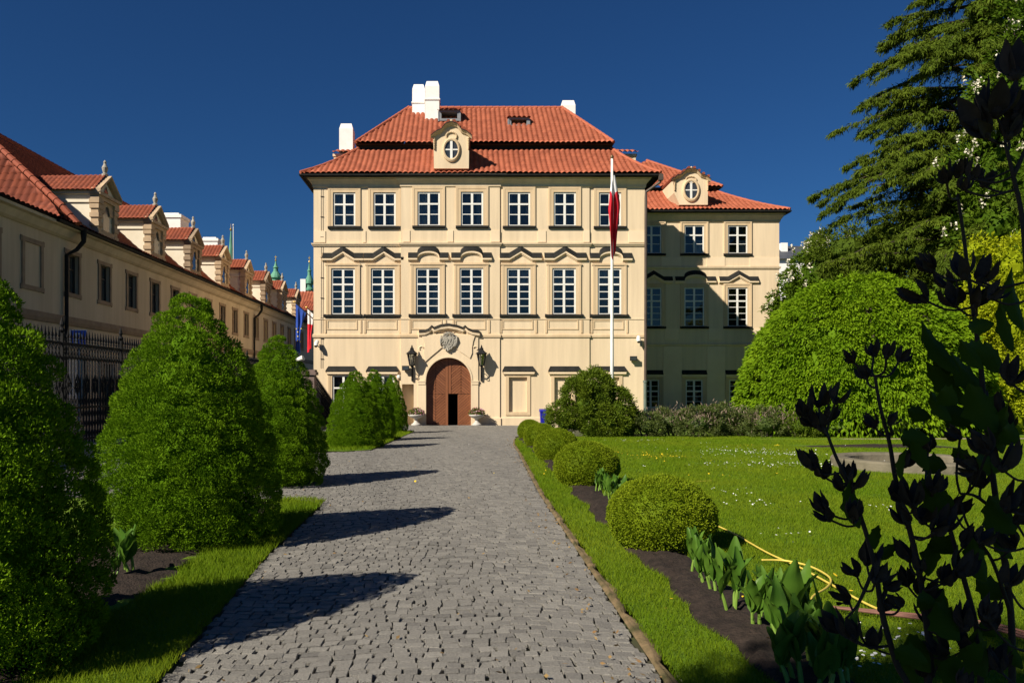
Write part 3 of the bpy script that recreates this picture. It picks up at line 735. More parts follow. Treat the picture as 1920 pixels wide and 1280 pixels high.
pp = [(786, 622.6), (797.5, 622), (804, 619), (809.6, 613), (814, 616.5), (826, 611.8), (841, 610), (857, 612.8), (868, 616.8), (872, 613), (877, 618), (885, 621.5), (899, 623.5)]
PSEC = [(PO - 0.1, 0.06), (PO, 0.10), (PO + 0.17, 0.0), (PO + 0.17, -0.035), (PO + 0.14, -0.05), (PO + 0.12, -0.17), (PO + 0.06, -0.20), (PO + 0.02, -0.26), (PO - 0.1, -0.27)]
one('portal_hood', lambda m: m.sweep(HF, [(HX(x), HZ(y)) for x, y in pp], PSEC, [0, 0, 0, 1, 1, 1, 1, 1]), [lead, pale], pal)
def arms(m):
    u, z = HX(841.5), HZ(640); q = 0.0335
    sh = [(-10, 9), (10, 9), (11, 3), (10, -6), (6, -11), (0, -15), (-6, -11), (-10, -6), (-11, 3)]
    m.prism(HF, [(u + a * q, z + b * q) for a, b in sh], PO + 0.0, PO + 0.13)
    m.prism(HF, [(u + a * q * .7, z + b * q * .72) for a, b in sh], PO + 0.1, PO + 0.18)
    rg = random.Random(5)
    for i in range(46):
        a = rg.uniform(0, 2 * PI); rr_ = rg.uniform(0.75, 1.05)
        x = u + math.cos(a) * 11 * q * rr_; zz = z - 2 * q + math.sin(a) * 12 * q * rr_
        s = rg.uniform(0.03, 0.065); p = HF(x, PO + 0.13, zz); m.blob(p, s, 0.05, s * 1.3, 0, 7, 5)
    for i in range(18):
        p = HF(u + rg.uniform(-6, 6) * q, PO + 0.185, z + rg.uniform(-9, 5) * q); m.blob(p, 0.03, 0.035, 0.045, 0, 6, 4)
    for i in range(9):   # coronet over the shield
        x = u + (i - 4) * 1.9 * q; m.blob(HF(x, PO + 0.16, z + (12.5 - 0.12 * (i - 4) ** 2) * q), 0.035, 0.05, 0.08, 0, 7, 5)
    for s_ in (-1, 1):
        m.tube([HF(u + s_ * 12.5 * q, PO + .1, z - 7 * q), HF(u + s_ * 13 * q, PO + .16, z + 2 * q), HF(u + s_ * 12 * q, PO + .14, z + 9 * q)], [0.03, 0.05, 0.03], 7)
one('coat_of_arms', arms, stone, pal)

# door with herringbone planks and an open wicket
def door_fn():
    dr = MB(); o = -0.16
    a, b, z0, z1 = door; uc = (a + b) / 2 - 0.02
    wk = (HX(843.5), HX(858.5), GZ - .05, HZ(738.5))
    def plank_field(m, u0, u1, za, zb, slope, w=0.16):
        n = int((zb - za + abs(slope) * (u1 - u0)) / w) + 2; base = za - max(0, slope) * (u1 - u0)
        for i in range(n):
            l0 = base + i * w + 0.010; l1 = l0 + w - 0.019
            if slope < 0: l0 += 0; 
            s0 = slope * (u1 - u0)
            pts = [(u0, l0), (u1, l0 + s0), (u1, l1 + s0), (u0, l1)]
            if slope < 0: pts = [(x, z - 0) for x, z in pts]
            # clip polygon to za..zb
            def clip(P, lim, keep):
                out = []
                for k in range(len(P)):
                    p, q = P[k], P[(k + 1) % len(P)]
                    ip, iq = keep(p[1]), keep(q[1])
                    if ip: out.append(p)
                    if ip != iq:
                        t = (lim - p[1]) / (q[1] - p[1]); out.append((p[0] + t * (q[0] - p[0]), lim))
                return out
            P = clip(pts, za, lambda z: z >= za)
            if len(P) >= 3: P = clip(P, zb, lambda z: z <= zb)
            if len(P) >= 3:
                r = random.random(); k0 = len(m.f); m.prism(HF, P, o - 0.03, o + 0.035 + random.uniform(-.008, .008))
                for k in range(k0, len(m.f)): m.r[k] = r
    zm = HZ(738.5); zt = z1 + 0.05; zb = GZ
    L0, L1 = a + 0.0, uc - 0.16; Lm = (L0 + L1) / 2
    leafL = MB()
    plank_field(leafL, L0, Lm - .01, zm, zt, 0.85); plank_field(leafL, Lm + .01, L1, zm, zt, -0.85)
    plank_field(leafL, L0, Lm - .01, zb, zm - .02, -0.85); plank_field(leafL, Lm + .01, L1, zb, zm - .02, 0.85)
    leafL.box(HF, L1 + .008, uc - .012, o - .03, o + .055, zb, zt); leafL.box(HF, L0, L1, o - .06, o - .02, zb, zt, 1)
    leafL.build('door_leaf', [wood, unlit_m], pal)
    leafR = MB(); R0, R1 = uc + 0.16, b; Rm = (R0 + R1) / 2
    plank_field(leafR, R0, Rm - .01, zm + .02, zt, 0.85); plank_field(leafR, Rm + .01, R1, zm + .02, zt, -0.85)
    plank_field(leafR, wk[1] + .03, R1, zb, zm - .005, 0.85)
    leafR.box(HF, uc + .012, R0 - .008, o - .03, o + .055, zm + .02, zt); leafR.box(HF, wk[1] + .03, R1, o - .06, o - .02, zb, zt, 1); leafR.box(HF, uc + .012, wk[1] + .03, o - .06, o - .02, zm + .02, zt, 1)
    lo = leafR.build('door_leaf', [wood, unlit_m], pal)
    # wicket swung inwards, dark passage behind
    one('wicket', lambda m: m.box(HF, wk[1] - .01, wk[1] + .03, o - 0.75, o - .03, zb, zm + .01), wood, lo)
    pg = MB()
    pg.box(HF, a - .2, b + .2, -5.0, -4.9, zb - .1, zt + .3); pg.face([HF(a - .2, -.31, zb - .02), HF(b + .2, -.31, zb - .02), HF(b + .2, -5, zb - .02), HF(a - .2, -5, zb - .02)])
    for u in (a - .2, b + .2): pg.face([HF(u, -.31, zb - .1), HF(u, -5, zb - .1), HF(u, -5, zt + .3), HF(u, -.31, zt + .3)])
    pg.face([HF(a - .2, -.31, zt + .3), HF(b + .2, -.31, zt + .3), HF(b + .2, -5, zt + .3), HF(a - .2, -5, zt + .3)])
    pg.build('passage', unlit_m, pal)
door_fn()

# roof: two tiers with a dark step between them
ED = D - 0.50                                   # eave line depth
EX0, EX1 = at(563, 325, ED)[0], at(1239, 325, ED)[0]; EZ = at(0, 325.5, ED)[2]
YBk = 61.0
t1y, t1z = 45.35, at(0, 281, 45.35)[2]; t1x0, t1x1 = at(672, 0, 45.35)[0], at(1147, 0, 45.35)[0]
t2y, t2z = 44.95, at(0, 268.5, 44.95)[2]; t2x0, t2x1 = at(667, 0, 44.95)[0], at(1150.5, 0, 44.95)[0]
ry, rz = 49.85, at(0, 204, 49.85)[2]; rx0, rx1 = at(766, 0, 49.85)[0], at(1054, 0, 49.85)[0]; ryb = YBk - (ry - ED)
def flare(uL, uR, p, q, n=6):
    out = []
    for i in range(n + 1):
        t = i / n; k = 0.75 * t + 0.25 * t * t          # slightly concave towards the eave
        out.append((uL[0] + (uL[1] - uL[0]) * t, uR[0] + (uR[1] - uR[0]) * t, p[0] + (p[1] - p[0]) * t, q[0] + (q[1] - q[0]) * k))
    return out
X_, Y_ = (1, 0, 0), (0, 1, 0)
roof = tile_mesh('roof', (0, 0, 0), X_, Y_, flare((EX0, t1x0), (EX1, t1x1), (ED, t1y), (EZ, t1z)), tile, pal)
tile_mesh('lower_roof_slope', (0, 0, 0), (0, -1, 0), X_, flare((-YBk, -(YBk - 3)), (-ED, -t1y), (EX0, t1x0), (EZ, t1z)), tile, roof)
tile_mesh('lower_roof_slope', (0, 0, 0), Y_, (-1, 0, 0), flare((ED, t1y), (YBk, YBk - 3), (-EX1, -t1x1), (EZ, t1z)), tile, roof)
tile_mesh('upper_roof_slope', (0, 0, 0), X_, Y_, [(t2x0, t2x1, t2y, t2z), (rx0, rx1, ry, rz)], tile, roof)
tile_mesh('upper_roof_slope', (0, 0, 0), (0, -1, 0), X_, [(-(YBk - 3), -t2y, t2x0, t2z), (-ryb, -ry, rx0, rz)], tile, roof)
tile_mesh('upper_roof_slope', (0, 0, 0), Y_, (-1, 0, 0), [(t2y, YBk - 3, -t2x1, t2z), (ry, ryb, -rx1, rz)], tile, roof)
def roofcore(m):
    # closed underside so that no light leaks, the step between the tiers, its shade put into the colour, and the eaves board
    ybk = YBk - 3
    for zz, x0, x1, y0, y1 in ((EZ - .02, EX0, EX1, ED, YBk), (t2z - .03, t2x0, t2x1, t2y, ybk)):
        m.face([(x0, y0, zz), (x1, y0, zz), (x1, y1, zz), (x0, y1, zz)])
    m.face([(t1x0, t1y, t1z - .1), (t1x1, t1y, t1z - .1), (t1x1, t1y, t2z), (t1x0, t1y, t2z)])
    for x in (t1x0, t1x1): m.face([(x, t1y, t1z - .1), (x, ybk, t1z - .1), (x, ybk, t2z), (x, t1y, t2z)])
    m.face([(rx0, ryb, rz), (rx1, ryb, rz), (t2x1, ybk, t2z), (t2x0, ybk, t2z)]); m.face([(rx0, ry, rz - .03), (rx1, ry, rz - .03), (rx1, ryb, rz - .03), (rx0, ryb, rz - .03)])
    m.face([(EX0, YBk, EZ), (EX1, YBk, EZ), (t1x1, ybk, t1z), (t1x0, ybk, t1z)])
one('roof_underside', roofcore, unlit_m, roof)
def hips(m):
    e = 0.07
    for (ex, tx, t2, r) in ((EX0, t1x0, t2x0, rx0), (EX1, t1x1, t2x1, rx1)):
        fl = flare((ex, tx), (ex, tx), (ED, t1y), (EZ, t1z))
        ridge(m, [(a, c, z + e) for a, b, c, z in fl], 0.10); ridge(m, [(t2, t2y, t2z + e), (r, ry, rz + e)], 0.11)
    ridge(m, [(rx0, ry, rz + .04), (rx1, ry, rz + .04)], 0.13)
one('ridge_tiles', hips, tile, roof, smooth=False)
one('gutter', lambda m: m.plan([(EX0 + .05, YBk), (EX0 + .05, ED + .05), (EX1 - .05, ED + .05), (EX1 - .05, YBk)], [(-0.04, EZ - .17), (0.05, EZ - .17), (0.11, EZ - .1), (0.12, EZ - .03), (0.05, EZ - .01), (-0.04, EZ - .01)], 0), lead, pal)

def chimney(x0, x1, y0, y1, z0, z1, par, band=None, cap=0.32):
    def f(m):
        i = cap * 0.28
        m.box(WF, x0, x1, y0, y1, z0, z1 - cap)
        t = [(x0 + i, y0 + i, z1), (x1 - i, y0 + i, z1), (x1 - i, y1 - i, z1), (x0 + i, y1 - i, z1)]; b = [(x0, y0, z1 - cap), (x1, y0, z1 - cap), (x1, y1, z1 - cap), (x0, y1, z1 - cap)]
        for k in range(4): q = (k + 1) % 4; m.face([b[k], b[q], t[q], t[k]])
        m.face(t)
        if band: m.box(WF, x0 - .05, x1 + .05, y0 - .05, y1 + .05, band - .05, band + .03)
    return one('chimney', f, whitewash, par)
def chim_px(x0, x1, yt, d, z0, depth=0.9, band=None):
    a, _, zt = at(x0, yt, d); b = at(x1, yt, d)[0]
    return chimney(a, b, d, d + depth, z0, zt, roof, at(0, band, d)[2] if band else None)
chim_px(797, 823.5, 151.5, 48.0, 15.4, 0.9, 186)
chim_px(773, 796.5, 157.5, 48.9, 16.0, 0.9, 192)
chim_px(1052.5, 1079, 187.5, 50.5, 15.5)
chim_px(636, 661.5, 231, 47.3, 13.2)

# side roof boxes (small shed dormers seen end on at both hips)
for x0, x1, d, yt, yb, nm in ((622, 668, 46.6, 277, 306, 0), (1148, 1196, 46.6, 277, 306, 1)):
    a, b = at(x0 + 4, 0, d)[0], at(x1 - 4, 0, d)[0]; zt, zb = at(0, yt + 12, d)[2], at(0, yb + 6, d)[2]
    dm = one('dormer', lambda m: (m.box(WF, a, b, d, d + 1.6, zb, zt), m.box(WF, a - .06, b + .06, d - .06, d + 1.66, zt - .14, zt)), plaster, roof)
    o0, o1 = at(x0, 0, d)[0], at(x1, 0, d)[0]
    tile_mesh('dormer_roof', (0, 0, 0), X_, Y_, [(o0, o1, d - .25, zt + .0), (o0 + .15, o1 - .15, d + .8, zt + .42)], tile, dm)

def oval_dormer(par, u0, u1, zb, ztop, d, back, parent_roof, side='curved', frame_d=None):
    """cream dormer with an oval window under a curved tiled gable"""
    w = u1 - u0; uc = (u0 + u1) / 2; h = ztop - zb
    f = lambda u, o, z: (u, d - o, z)
    zs = zb + h * 0.70
    arch = [(u1 + .02, zs), (u1 - w * .10, zs + h * .06), (u1 - w * .24, zs + h * .10), (uc + w * .14, zs + h * .22), (uc, zs + h * .26), (uc - w * .14, zs + h * .22), (u0 + w * .24, zs + h * .10), (u0 + w * .10, zs + h * .06), (u0 - .02, zs)]
    body = [(u0, zb), (u1, zb)] + arch
    if side == 'skirt': body = [(u0 + w * .16, zb), (u1, zb)] + arch[:-1] + [(u0 - .02, zs), (u0, zb + h * .33)]
    dm = one('dormer', lambda m: m.prism(f, body, -back, 0.0), plaster, parent_roof)
    ri = math.hypot(w * .19, 0); rx, rzv = w * .19, w * .26; zc = zb + h * .40
    ov = [(uc + rx * math.cos(2 * PI * i / 28), zc + rzv * math.sin(2 * PI * i / 28)) for i in range(28)]
    def rim(m):
        for i in range(28):
            j = (i + 1) % 28
            q = lambda p, s: (uc + (p[0] - uc) * s, zc + (p[1] - zc) * s)
            prof = [(1.0, .03), (1.0, .10), (1.16, .12), (1.34, .08), (1.38, -.02)]
            for (s0, o0), (s1, o1) in zip(prof[:-1], prof[1:]):
                m.face([f(*[q(ov[i], s0)[0], o0, q(ov[i], s0)[1]]), f(q(ov[j], s0)[0], o0, q(ov[j], s0)[1]), f(q(ov[j], s1)[0], o1, q(ov[j], s1)[1]), f(q(ov[i], s1)[0], o1, q(ov[i], s1)[1])])
    one('window_surround', rim, trim, dm)
    one('oval_pane', lambda m: m.face([f(u, .03, z) for u, z in ov]), M('dark_pane', (0.03, 0.035, 0.04), (0.05, 0.055, 0.06), rough=0.08, scale=2, spec=0.8), dm)
    one('glazing_bars', lambda m: (m.box(f, uc - .065, uc + .065, .032, .075, zc - rzv * .97, zc + rzv * .97), m.box(f, uc - rx * .97, uc + rx * .97, .034, .06, zc - .035, zc + .035)), white_paint, dm)
    hp = [(u1 + .16, zs - .04)] + [(a + (0.05 if a > uc else -.05 if a < uc else 0), b + .05) for a, b in arch[1:-1]] + [(u0 - .16, zs - .04)]
    one('gable_moulding', lambda m: m.sweep(f, hp, [(-.02, .10), (.22, .04), (.22, -.02), (.14, -.06), (.08, -.14), (-.02, -.15)], [0, 0, 1, 1, 1, 0]), [lead, trim], dm)
    def cap(m):
        for k in range(int(back / 0.3)):
            o = 0.20 - k * 0.3
            for (a, b), (c, e) in zip(hp[:-1], hp[1:]):
                L = math.hypot(c - a, e - b); n = max(1, int(L / .22))
                for i in range(n):
                    t = (i + .5) / n; u, z = a + (c - a) * t, b + (e - b) * t + .10
                    m.tube([f(u, o, z), f(u, o - .33, z + .015)], [.10, .085], 6)
    one('gable_tiles', cap, tile_old, dm)
    def orn(m):
        rg = random.Random(3)
        for i in range(20):
            a = 2 * PI * i / 20; m.blob(f(uc + w * .15 * math.cos(a), .04, zs - h * .01 + h * .09 * math.sin(a)), .05, .05, .05, 0, 6, 4)
        for s in (-1, 1):
            e = u0 if s < 0 else u1
            for i in range(7): m.blob(f(e - s * .02, .03, zs - h * .06 - i * .09), .07 - .005 * i, .09, .06, 0, 7, 5)
        m.blob(f(uc, .10, zs + h * .30), .07, .07, .11, 0, 8, 6)
    one('stucco_ornament', orn, trim, dm)
    return dm
k = 42.3
oval_dormer(pal, at(813.5, 0, k)[0], at(879, 0, k)[0], at(0, 316, k)[2], at(0, 229, k)[2], k, 3.2, roof)
# roof hatch and the shed dormer beside the chimneys
def hatch(x0, x1, yt, yb, d):
    a, b = at(x0, 0, d)[0], at(x1, 0, d)[0]; zt, zb = at(0, yt + 9, d)[2], at(0, yb, d)[2]; f = lambda u, o, z: (u, d - o, z)
    dm = one('roof_hatch', lambda m: (frame_rect(m, f, a + .18, b - .18, zb + .12, zt - .03, .14, -1.0, 0), m.face([f(a, -.9, zb), f(b, -.9, zb), f(b, -.9, zt), f(a, -.9, zt)], 1), m.box(f, a - .03, a + .05, -1.4, .02, zb - .05, zt), m.box(f, b - .05, b + .03, -1.4, .02, zb - .05, zt)), [zinc, unlit_m], roof)
    tile_mesh('hatch_roof', (0, 0, 0), X_, Y_, [(a - .06, b + .06, d - .16, zt + .0), (a - .06, b + .06, d + 1.25, zt + .42)], tile, dm)
hatch(953, 993, 214, 238, 47.3)
hatch(822, 863, 200, 226, 47.6)

# pipes at the right corner
def downpipe(m):
    gx = EX1 - .02
    P = [(gx + .03, ED + .02, EZ - .02), (gx + .03, ED + .02, EZ - .22), (gx - .02, ED + .05, EZ - .45), (HX(1210), D - .13, HZ(361)), (HX(1210), D - .13, HZ(372)), (HX(1209), D - .13, HZ(716))]
    m.tube(P, [.12, .10, .075, .075, .075, .075], 10)
    m.box(WF, gx - .1, gx + .14, ED - .1, ED + .14, EZ - .36, EZ - .06)
dp = one('downpipe', downpipe, pipe_brown, pal)
one('pipe_section', lambda m: (m.tube([(HX(1208.6), D - .13, HZ(716)), (HX(1208.6), D - .13, HZ(771))], .092, 10), m.tube([(HX(1208.6), D - .13, HZ(713)), (HX(1208.6), D - .13, HZ(717))], .12, 10), m.tube([(HX(1208.6), D - .13, HZ(770)), (HX(1208.6), D - .13, HZ(773))], .115, 10)), pipe_green, dp)
one('pipe_section', lambda m: m.tube([(HX(1208.6), D - .13, HZ(773)), (HX(1208.6), D - .13, GZ - .1)], .08, 10), pipe_brown, dp)
one('lightning_conductor', lambda m: (m.tube([(XRt + .05, D + .25, HZ(372)), (XRt + .05, D + .25, GZ)], .03, 6), [m.tube([(XRt + .05, D + .25, HZ(y)), (XRt + .05, D + .25, HZ(y + 5))], .055, 8) for y in (430, 455, 596, 628)]), zinc, pal)
one('conduit', lambda m: ([m.tube([(HX(x), D - .02, HZ(355)), (HX(x + .5), D - .02, HZ(500)), (HX(x - .3), D - .02, HZ(690))], .008, 5) for x in (602, 605.5)], [m.box(HF, HX(601), HX(607), 0, .04, HZ(y + 1), HZ(y)) for y in range(368, 690, 38)]), pipe_brown, pal)
# ------------------------------------------------------------------ set-back wing
D2 = 51.1; K2 = D2 / FPX
WX = lambda px: (px - CX) * K2
WZ = lambda py: EYE - (py - CY) * K2
WFm = lambda u, o, z: (u, D2 - o, z)
wing = thing('palace_wing', 'cream side wing set back right of the palace, half in shadow, with oval dormer', 'building', (14.5, D2, -0.4))
wx0, wx1 = XRt + 0.01, WX(1461)
whole = []
ws = []
for x in (1203, 1283, 1364.5): ws.append((x, x + 37, 422.5, 476, 1, 2))
for x in (1203, 1283, 1364): ws.append((x, x + 37.4, 539, 612.5, 2, 4))
for x in (1204, 1285.5, 1367): ws.append((x, x + 32, 711.5, 764.5, 2, 3))
mb = MB(); wall(mb, WFm, wx0, wx1, -0.8, WZ(398), 0.0, [(WX(a), WX(b), WZ(d_), WZ(c)) for a, b, c, d_, _, _ in ws if WX(a) > wx0])
mb.face([(wx1, D2, -.8), (wx1, D2 + 12, -.8), (wx1, D2 + 12, WZ(398)), (wx1, D2, WZ(398))])
mb.build('wall', [plaster, unlit_m], wing)
WU = [(wx0, D2), (wx1, D2), (wx1, D2 + 12)]
one('cornice', lambda m: m.plan(WU, [(0, WZ(417)), (.05, WZ(416)), (.07, WZ(413)), (.20, WZ(407)), (.25, WZ(405.5)), (.25, WZ(404)), (.30, WZ(403)), (.33, WZ(399.5)), (.36, WZ(398.5)), (0, WZ(396))], 0), plaster, wing)
for yy in ((504.5, 499.5), (648.5, 644)):
    one('string_course', lambda m: m.plan(WU, [(0, WZ(yy[0])), (.06, WZ(yy[0] - .5)), (.10, WZ(yy[1] + 1)), (.02, WZ(yy[1])), (0, WZ(yy[1]))], 0), plaster, wing)
def wpan(m):
    for a, b in ((1240, 1277), (1325, 1359), (1406, 1461)): one('panel', lambda m: m.box(WFm, WX(a), WX(b), -.02, .03, WZ(499), WZ(482.5)), pale, wing)
    for a, b in ((1243, 1278), (1325.5, 1359), (1409, 1460)):
        one('pilaster', lambda m: m.box(WFm, WX(a), WX(b), -.02, .05, -.7, WZ(649)), pale, wing); one('panel', lambda m: m.box(WFm, WX(a + 3), WX(b - 6), -.02, .03, WZ(637), WZ(616)), pale, wing)
wpan(None)
for i, (a, b, c, d_, tp, bo) in enumerate(ws):
    u0, u1, z0, z1 = max(WX(a), wx0 + .02), WX(b), WZ(d_), WZ(c)
    if WX(a) > wx0: window(WFm, u0, u1, z0, z1, 0.0, tp, bo, wing, stile=.08, bar=.035, curt=[(.6, .97, .02, .5)] if i in (1, 2) else None)
    else: window(WFm, WX(a) + (wx0 - WX(a)) + .03, u1, z0, z1, 0.06, tp, bo, wing, stile=.08, bar=.035)
    s = MB(); frame_rect(s, WFm, u0, u1, z0, z1, 4.5 * K2, -.02, .045, 0, wb=0); frame_rect(s, WFm, u0 - 4.5 * K2, u1 + 4.5 * K2, z0, z1 + 4.5 * K2, 3.2 * K2, -.02, .075, 0, wb=0); s.build('window_surround', trim, wing)
    if tp == 1 or bo == 4:
        one('window_sill', lambda m: m.sweep(WFm, [(u0 - 8 * K2, z0), (u1 + 8 * K2, z0)], [(-.02, .03), (0, .05), (.13, -.01), (.13, -.09), (.06, -.12), (-.02, -.125)], 0), [lead, trim], wing)  # underside dark like the lead, sill shade put into the colour
for kd, a, b in (('tri', 1190, 1261), ('arch', 1265.5, 1342), ('tri', 1348, 1422)):
    one('hood_moulding', lambda m: m.sweep(WFm, hood_path(max(WX(a), wx0), WX(b), WZ(526), 11.5 * K2, kd), HOOD, [0, 0, 0, 1, 1, 1, 1, 1]), [lead, pale], wing)
for a, b in ((1196, 1243), (1277.5, 1325), (1359.5, 1407)):
    one('hood_moulding', lambda m: m.sweep(WFm, [(max(WX(a), wx0), WZ(702)), (WX(b), WZ(702))], LOWHOOD, [0, 0, 0, 0, 1, 1, 1, 1, 1]), [lead, pale], wing)
WE = D2 - .50; wz0 = at(0, 393.5, WE)[2]; wex = at(1482, 0, WE)[0]
wt1y = 54.2; wt1x, wt1z = at(1339, 0, wt1y)[0], at(0, 359, wt1y)[2]
wt2y = 53.8; wt2x, wt2z = at(1355, 0, wt2y)[0], at(0, 350.5, wt2y)[2]
wry = 58.2; wrx, wrz = at(1213, 0, wry)[0], at(0, 303, wry)[2]
wroof = tile_mesh('roof', (0, 0, 0), X_, Y_, flare((XRt - .5, XRt - .5), (wex, wt1x), (WE, wt1y), (wz0, wt1z)), tile, wing)
tile_mesh('roof_slope', (0, 0, 0), Y_, (-1, 0, 0), flare((WE, wt1y), (66, 63), (-wex, -wt1x), (wz0, wt1z)), tile, wroof)
tile_mesh('upper_roof_slope', (0, 0, 0), X_, Y_, [(XRt - .5, wt2x, wt2y, wt2z), (wrx - .15, wrx, wry, wrz)], tile, wroof)
tile_mesh('upper_roof_slope', (0, 0, 0), Y_, (-1, 0, 0), [(wt2y, 64, -wt2x, wt2z), (wry, wry + 1, -wrx, wrz)], tile, wroof)
one('roof_underside', lambda m: (m.face([(XRt, WE, wz0 - .02), (wex, WE, wz0 - .02), (wex, 66, wz0 - .02), (XRt, 66, wz0 - .02)]), m.face([(XRt, wt2y, wt2z - .03), (wt2x, wt2y, wt2z - .03), (wt2x, 64, wt2z - .03), (XRt, 64, wt2z - .03)]), m.face([(XRt, wt1y, wt1z - .1), (wt1x, wt1y, wt1z - .1), (wt1x, wt1y, wt2z), (XRt, wt1y, wt2z)]), m.face([(XRt, wt2y, wt2z), (wrx - .15, wry, wrz), (XRt, 64, wt2z)])), unlit_m, wroof)  # tier step coloured dark for its shade here too
one('ridge_tiles', lambda m: (ridge(m, [(b, c, z + .06) for a, b, c, z in flare((0, 0), (wex, wt1x), (WE, wt1y), (wz0, wt1z))], .1), ridge(m, [(wt2x, wt2y, wt2z + .06), (wrx, wry, wrz + .06)], .11)), tile, wroof)
one('gutter', lambda m: m.plan([(XRt, WE + .05), (wex - .05, WE + .05), (wex - .05, 66)], [(-.04, wz0 - .17), (.05, wz0 - .17), (.11, wz0 - .1), (.12, wz0 - .03), (.05, wz0 - .01), (-.04, wz0 - .01)], 0), lead, wing)
q = 51.0
oval_dormer(wing, at(1264, 0, q)[0], at(1327, 0, q)[0], at(0, 384, q)[2], at(0, 316, q)[2], q, 3.5, wroof, side='skirt')

# ------------------------------------------------------------------ long building on the left across the street
BX = -15.0
LF = lambda u, o, z: (BX + o, u, z)
lb = thing('terrace_building', 'long beige two-storey building with brown-framed windows and gabled dormers across the street', 'building', (BX, 45, 0))
zE = EYE + 15 * .4055; zC = EYE + 15 * .1786
lw = []
for i in range(17): lw.append((30.15 + 2.72 * i, 31.05 + 2.72 * i, 3.62 + EYE, 5.10 + EYE))
low = [(30.2, 31.6, .95, 2.85), (33.0, 34.2, .4, 2.6), (26.2, 27.4, .9, 2.7), (36.6, 37.6, .9, 2.7), (39.6, 40.6, .9, 2.7), (43, 44, .9, 2.7), (48, 49, .9, 2.7), (53, 54, .9, 2.7)]
mb = MB(); wall(mb, LF, 12, 86, -.7, zE - .15, 0, lw + low, rev=.22, deep=.6)
mb.face([(BX, 12, -.7), (BX - 9, 12, -.7), (BX - 9, 12, zE - .15), (BX, 12, zE - .15)])
mb.build('wall', [left_wall, unlit_m], lb)
one('string_course', lambda m: m.sweep(LF, [(12, zC), (86, zC)], [(-.02, .04), (.1, .02), (.1, -.16), (.06, -.3), (-.02, -.32)], 0), sandstone, lb)
one('cornice', lambda m: m.sweep(LF, [(12, zE), (86, zE)], [(-.02, -.02), (.45, -.06), (.45, -.16), (.3, -.2), (.16, -.42), (.05, -.5), (-.02, -.5)], 0), left_wall, lb)
brown_frame = M('brown_frame', (0.06, 0.04, 0.03), (0.045, 0.03, 0.022), rough=.5, scale=5)
dark_pane = MATS['dark_pane']
for j, (a, b, c, d_) in enumerate(lw + low):
    s = MB(); frame_rect(s, LF, a, b, c, d_, .15, -.02, .05, 0)
    s.box(LF, a - .22, a - .15, -.02, .045, d_ + .0, d_ + .17); s.box(LF, b + .15, b + .22, -.02, .045, d_, d_ + .17); s.box(LF, a - .22, a - .15, -.02, .045, c - .17, c); s.box(LF, b + .15, b + .22, -.02, .045, c - .17, c)
    s.build('window_surround', sandstone, lb)
    m = MB(); fr = white_paint if j == len(lw) else brown_frame; t = .06; uc = (a + b) / 2
    m.box(LF, a, a + t, -.2, -.13, c, d_); m.box(LF, b - t, b, -.2, -.13, c, d_); m.box(LF, a + t, b - t, -.2, -.132, c, c + t); m.box(LF, a + t, b - t, -.2, -.132, d_ - t, d_); m.box(LF, uc - .03, uc + .03, -.2, -.135, c + t, d_ - t); m.box(LF, a + t, b - t, -.2, -.14, c + (d_ - c) * .62, c + (d_ - c) * .62 + .05)
    wo = m.build('window', fr, lb)
    one('pane', lambda m: m.face([LF(a + t, -.17, c + t), LF(b - t, -.17, c + t), LF(b - t, -.17, d_ - t), LF(a + t, -.17, d_ - t)]), whitewash if j == len(lw) else dark_pane, wo)
for a, b in ((27.2, 28.25), (24.6, 25.65), (22.0, 23.05)):
    one('blind_window_surround', lambda m: (frame_rect(m, LF, a, b, 3.55 + EYE, 5.02 + EYE, .16, -.02, .05, 0), m.box(LF, a - .23, a - .16, -.02, .045, 5.02 + EYE, 5.2 + EYE), m.box(LF, b + .16, b + .23, -.02, .045, 5.02 + EYE, 5.2 + EYE), m.box(LF, a - .23, a - .16, -.02, .045, 3.37 + EYE, 3.55 + EYE), m.box(LF, b + .16, b + .23, -.02, .045, 3.37 + EYE, 3.55 + EYE)), sandstone, lb)
# roof: steep slope beyond d=30 with a hip end turned to the camera; lower, flatter roof before it
RB = 5.0; RZ = EYE + .54 * (15 + RB); e0 = .5
lroof = tile_mesh('roof', (0, 0, 0), Y_, (-1, 0, 0), [(30.6, 86, -BX - e0, zE), (30.9, 86, -BX + .35, zE + .42), (32.3, 86, -BX + RB, RZ)], tile_old, lb, amp=.045)
tile_mesh('hip_slope', (0, 0, 0), X_, Y_, [(BX - 9, BX + e0 + .15, 28.4, zE - .02), (BX - 9, BX - .2, 29.6, zE + .7), (BX - RB - 1, BX - RB, 32.2, RZ)], tile_old, lroof, amp=.05)
tile_mesh('roof_slope', (0, 0, 0), Y_, (-1, 0, 0), [(12, 30.5, -BX - e0, zE), (12, 30.3, -BX + 1.2, zE + .55), (12, 29, -BX + 3.0, zE + 1.3)], tile_old, lroof, amp=.05)
one('ridge_tiles', lambda m: (ridge(m, [(BX - RB, 32.3, RZ + .06), (BX - .1, 30.0, zE + .75), (BX + e0, 29.9, zE + .08)], .14), ridge(m, [(BX - RB, 32.3, RZ + .06), (BX - RB, 86, RZ + .06)], .13)), tile_old, lroof)
one('roof_underside', lambda m: (m.face([(BX + e0, 12, zE - .03), (BX - 9, 12, zE - .03), (BX - 9, 86, zE - .03), (BX + e0, 86, zE - .03)]), m.face([(BX - RB, 32.2, RZ - .05), (BX - 9, 30, zE), (BX - 9, 86, zE), (BX - RB, 86, RZ - .05)])), unlit_m, lroof)
one('gutter', lambda m: m.sweep(LF, [(28.5, zE), (86, zE)], [(e0 - .06, -.12), (e0 + .06, -.12), (e0 + .10, -.03), (e0 + .02, -.01), (e0 - .06, -.01)], 0), lead, lb)
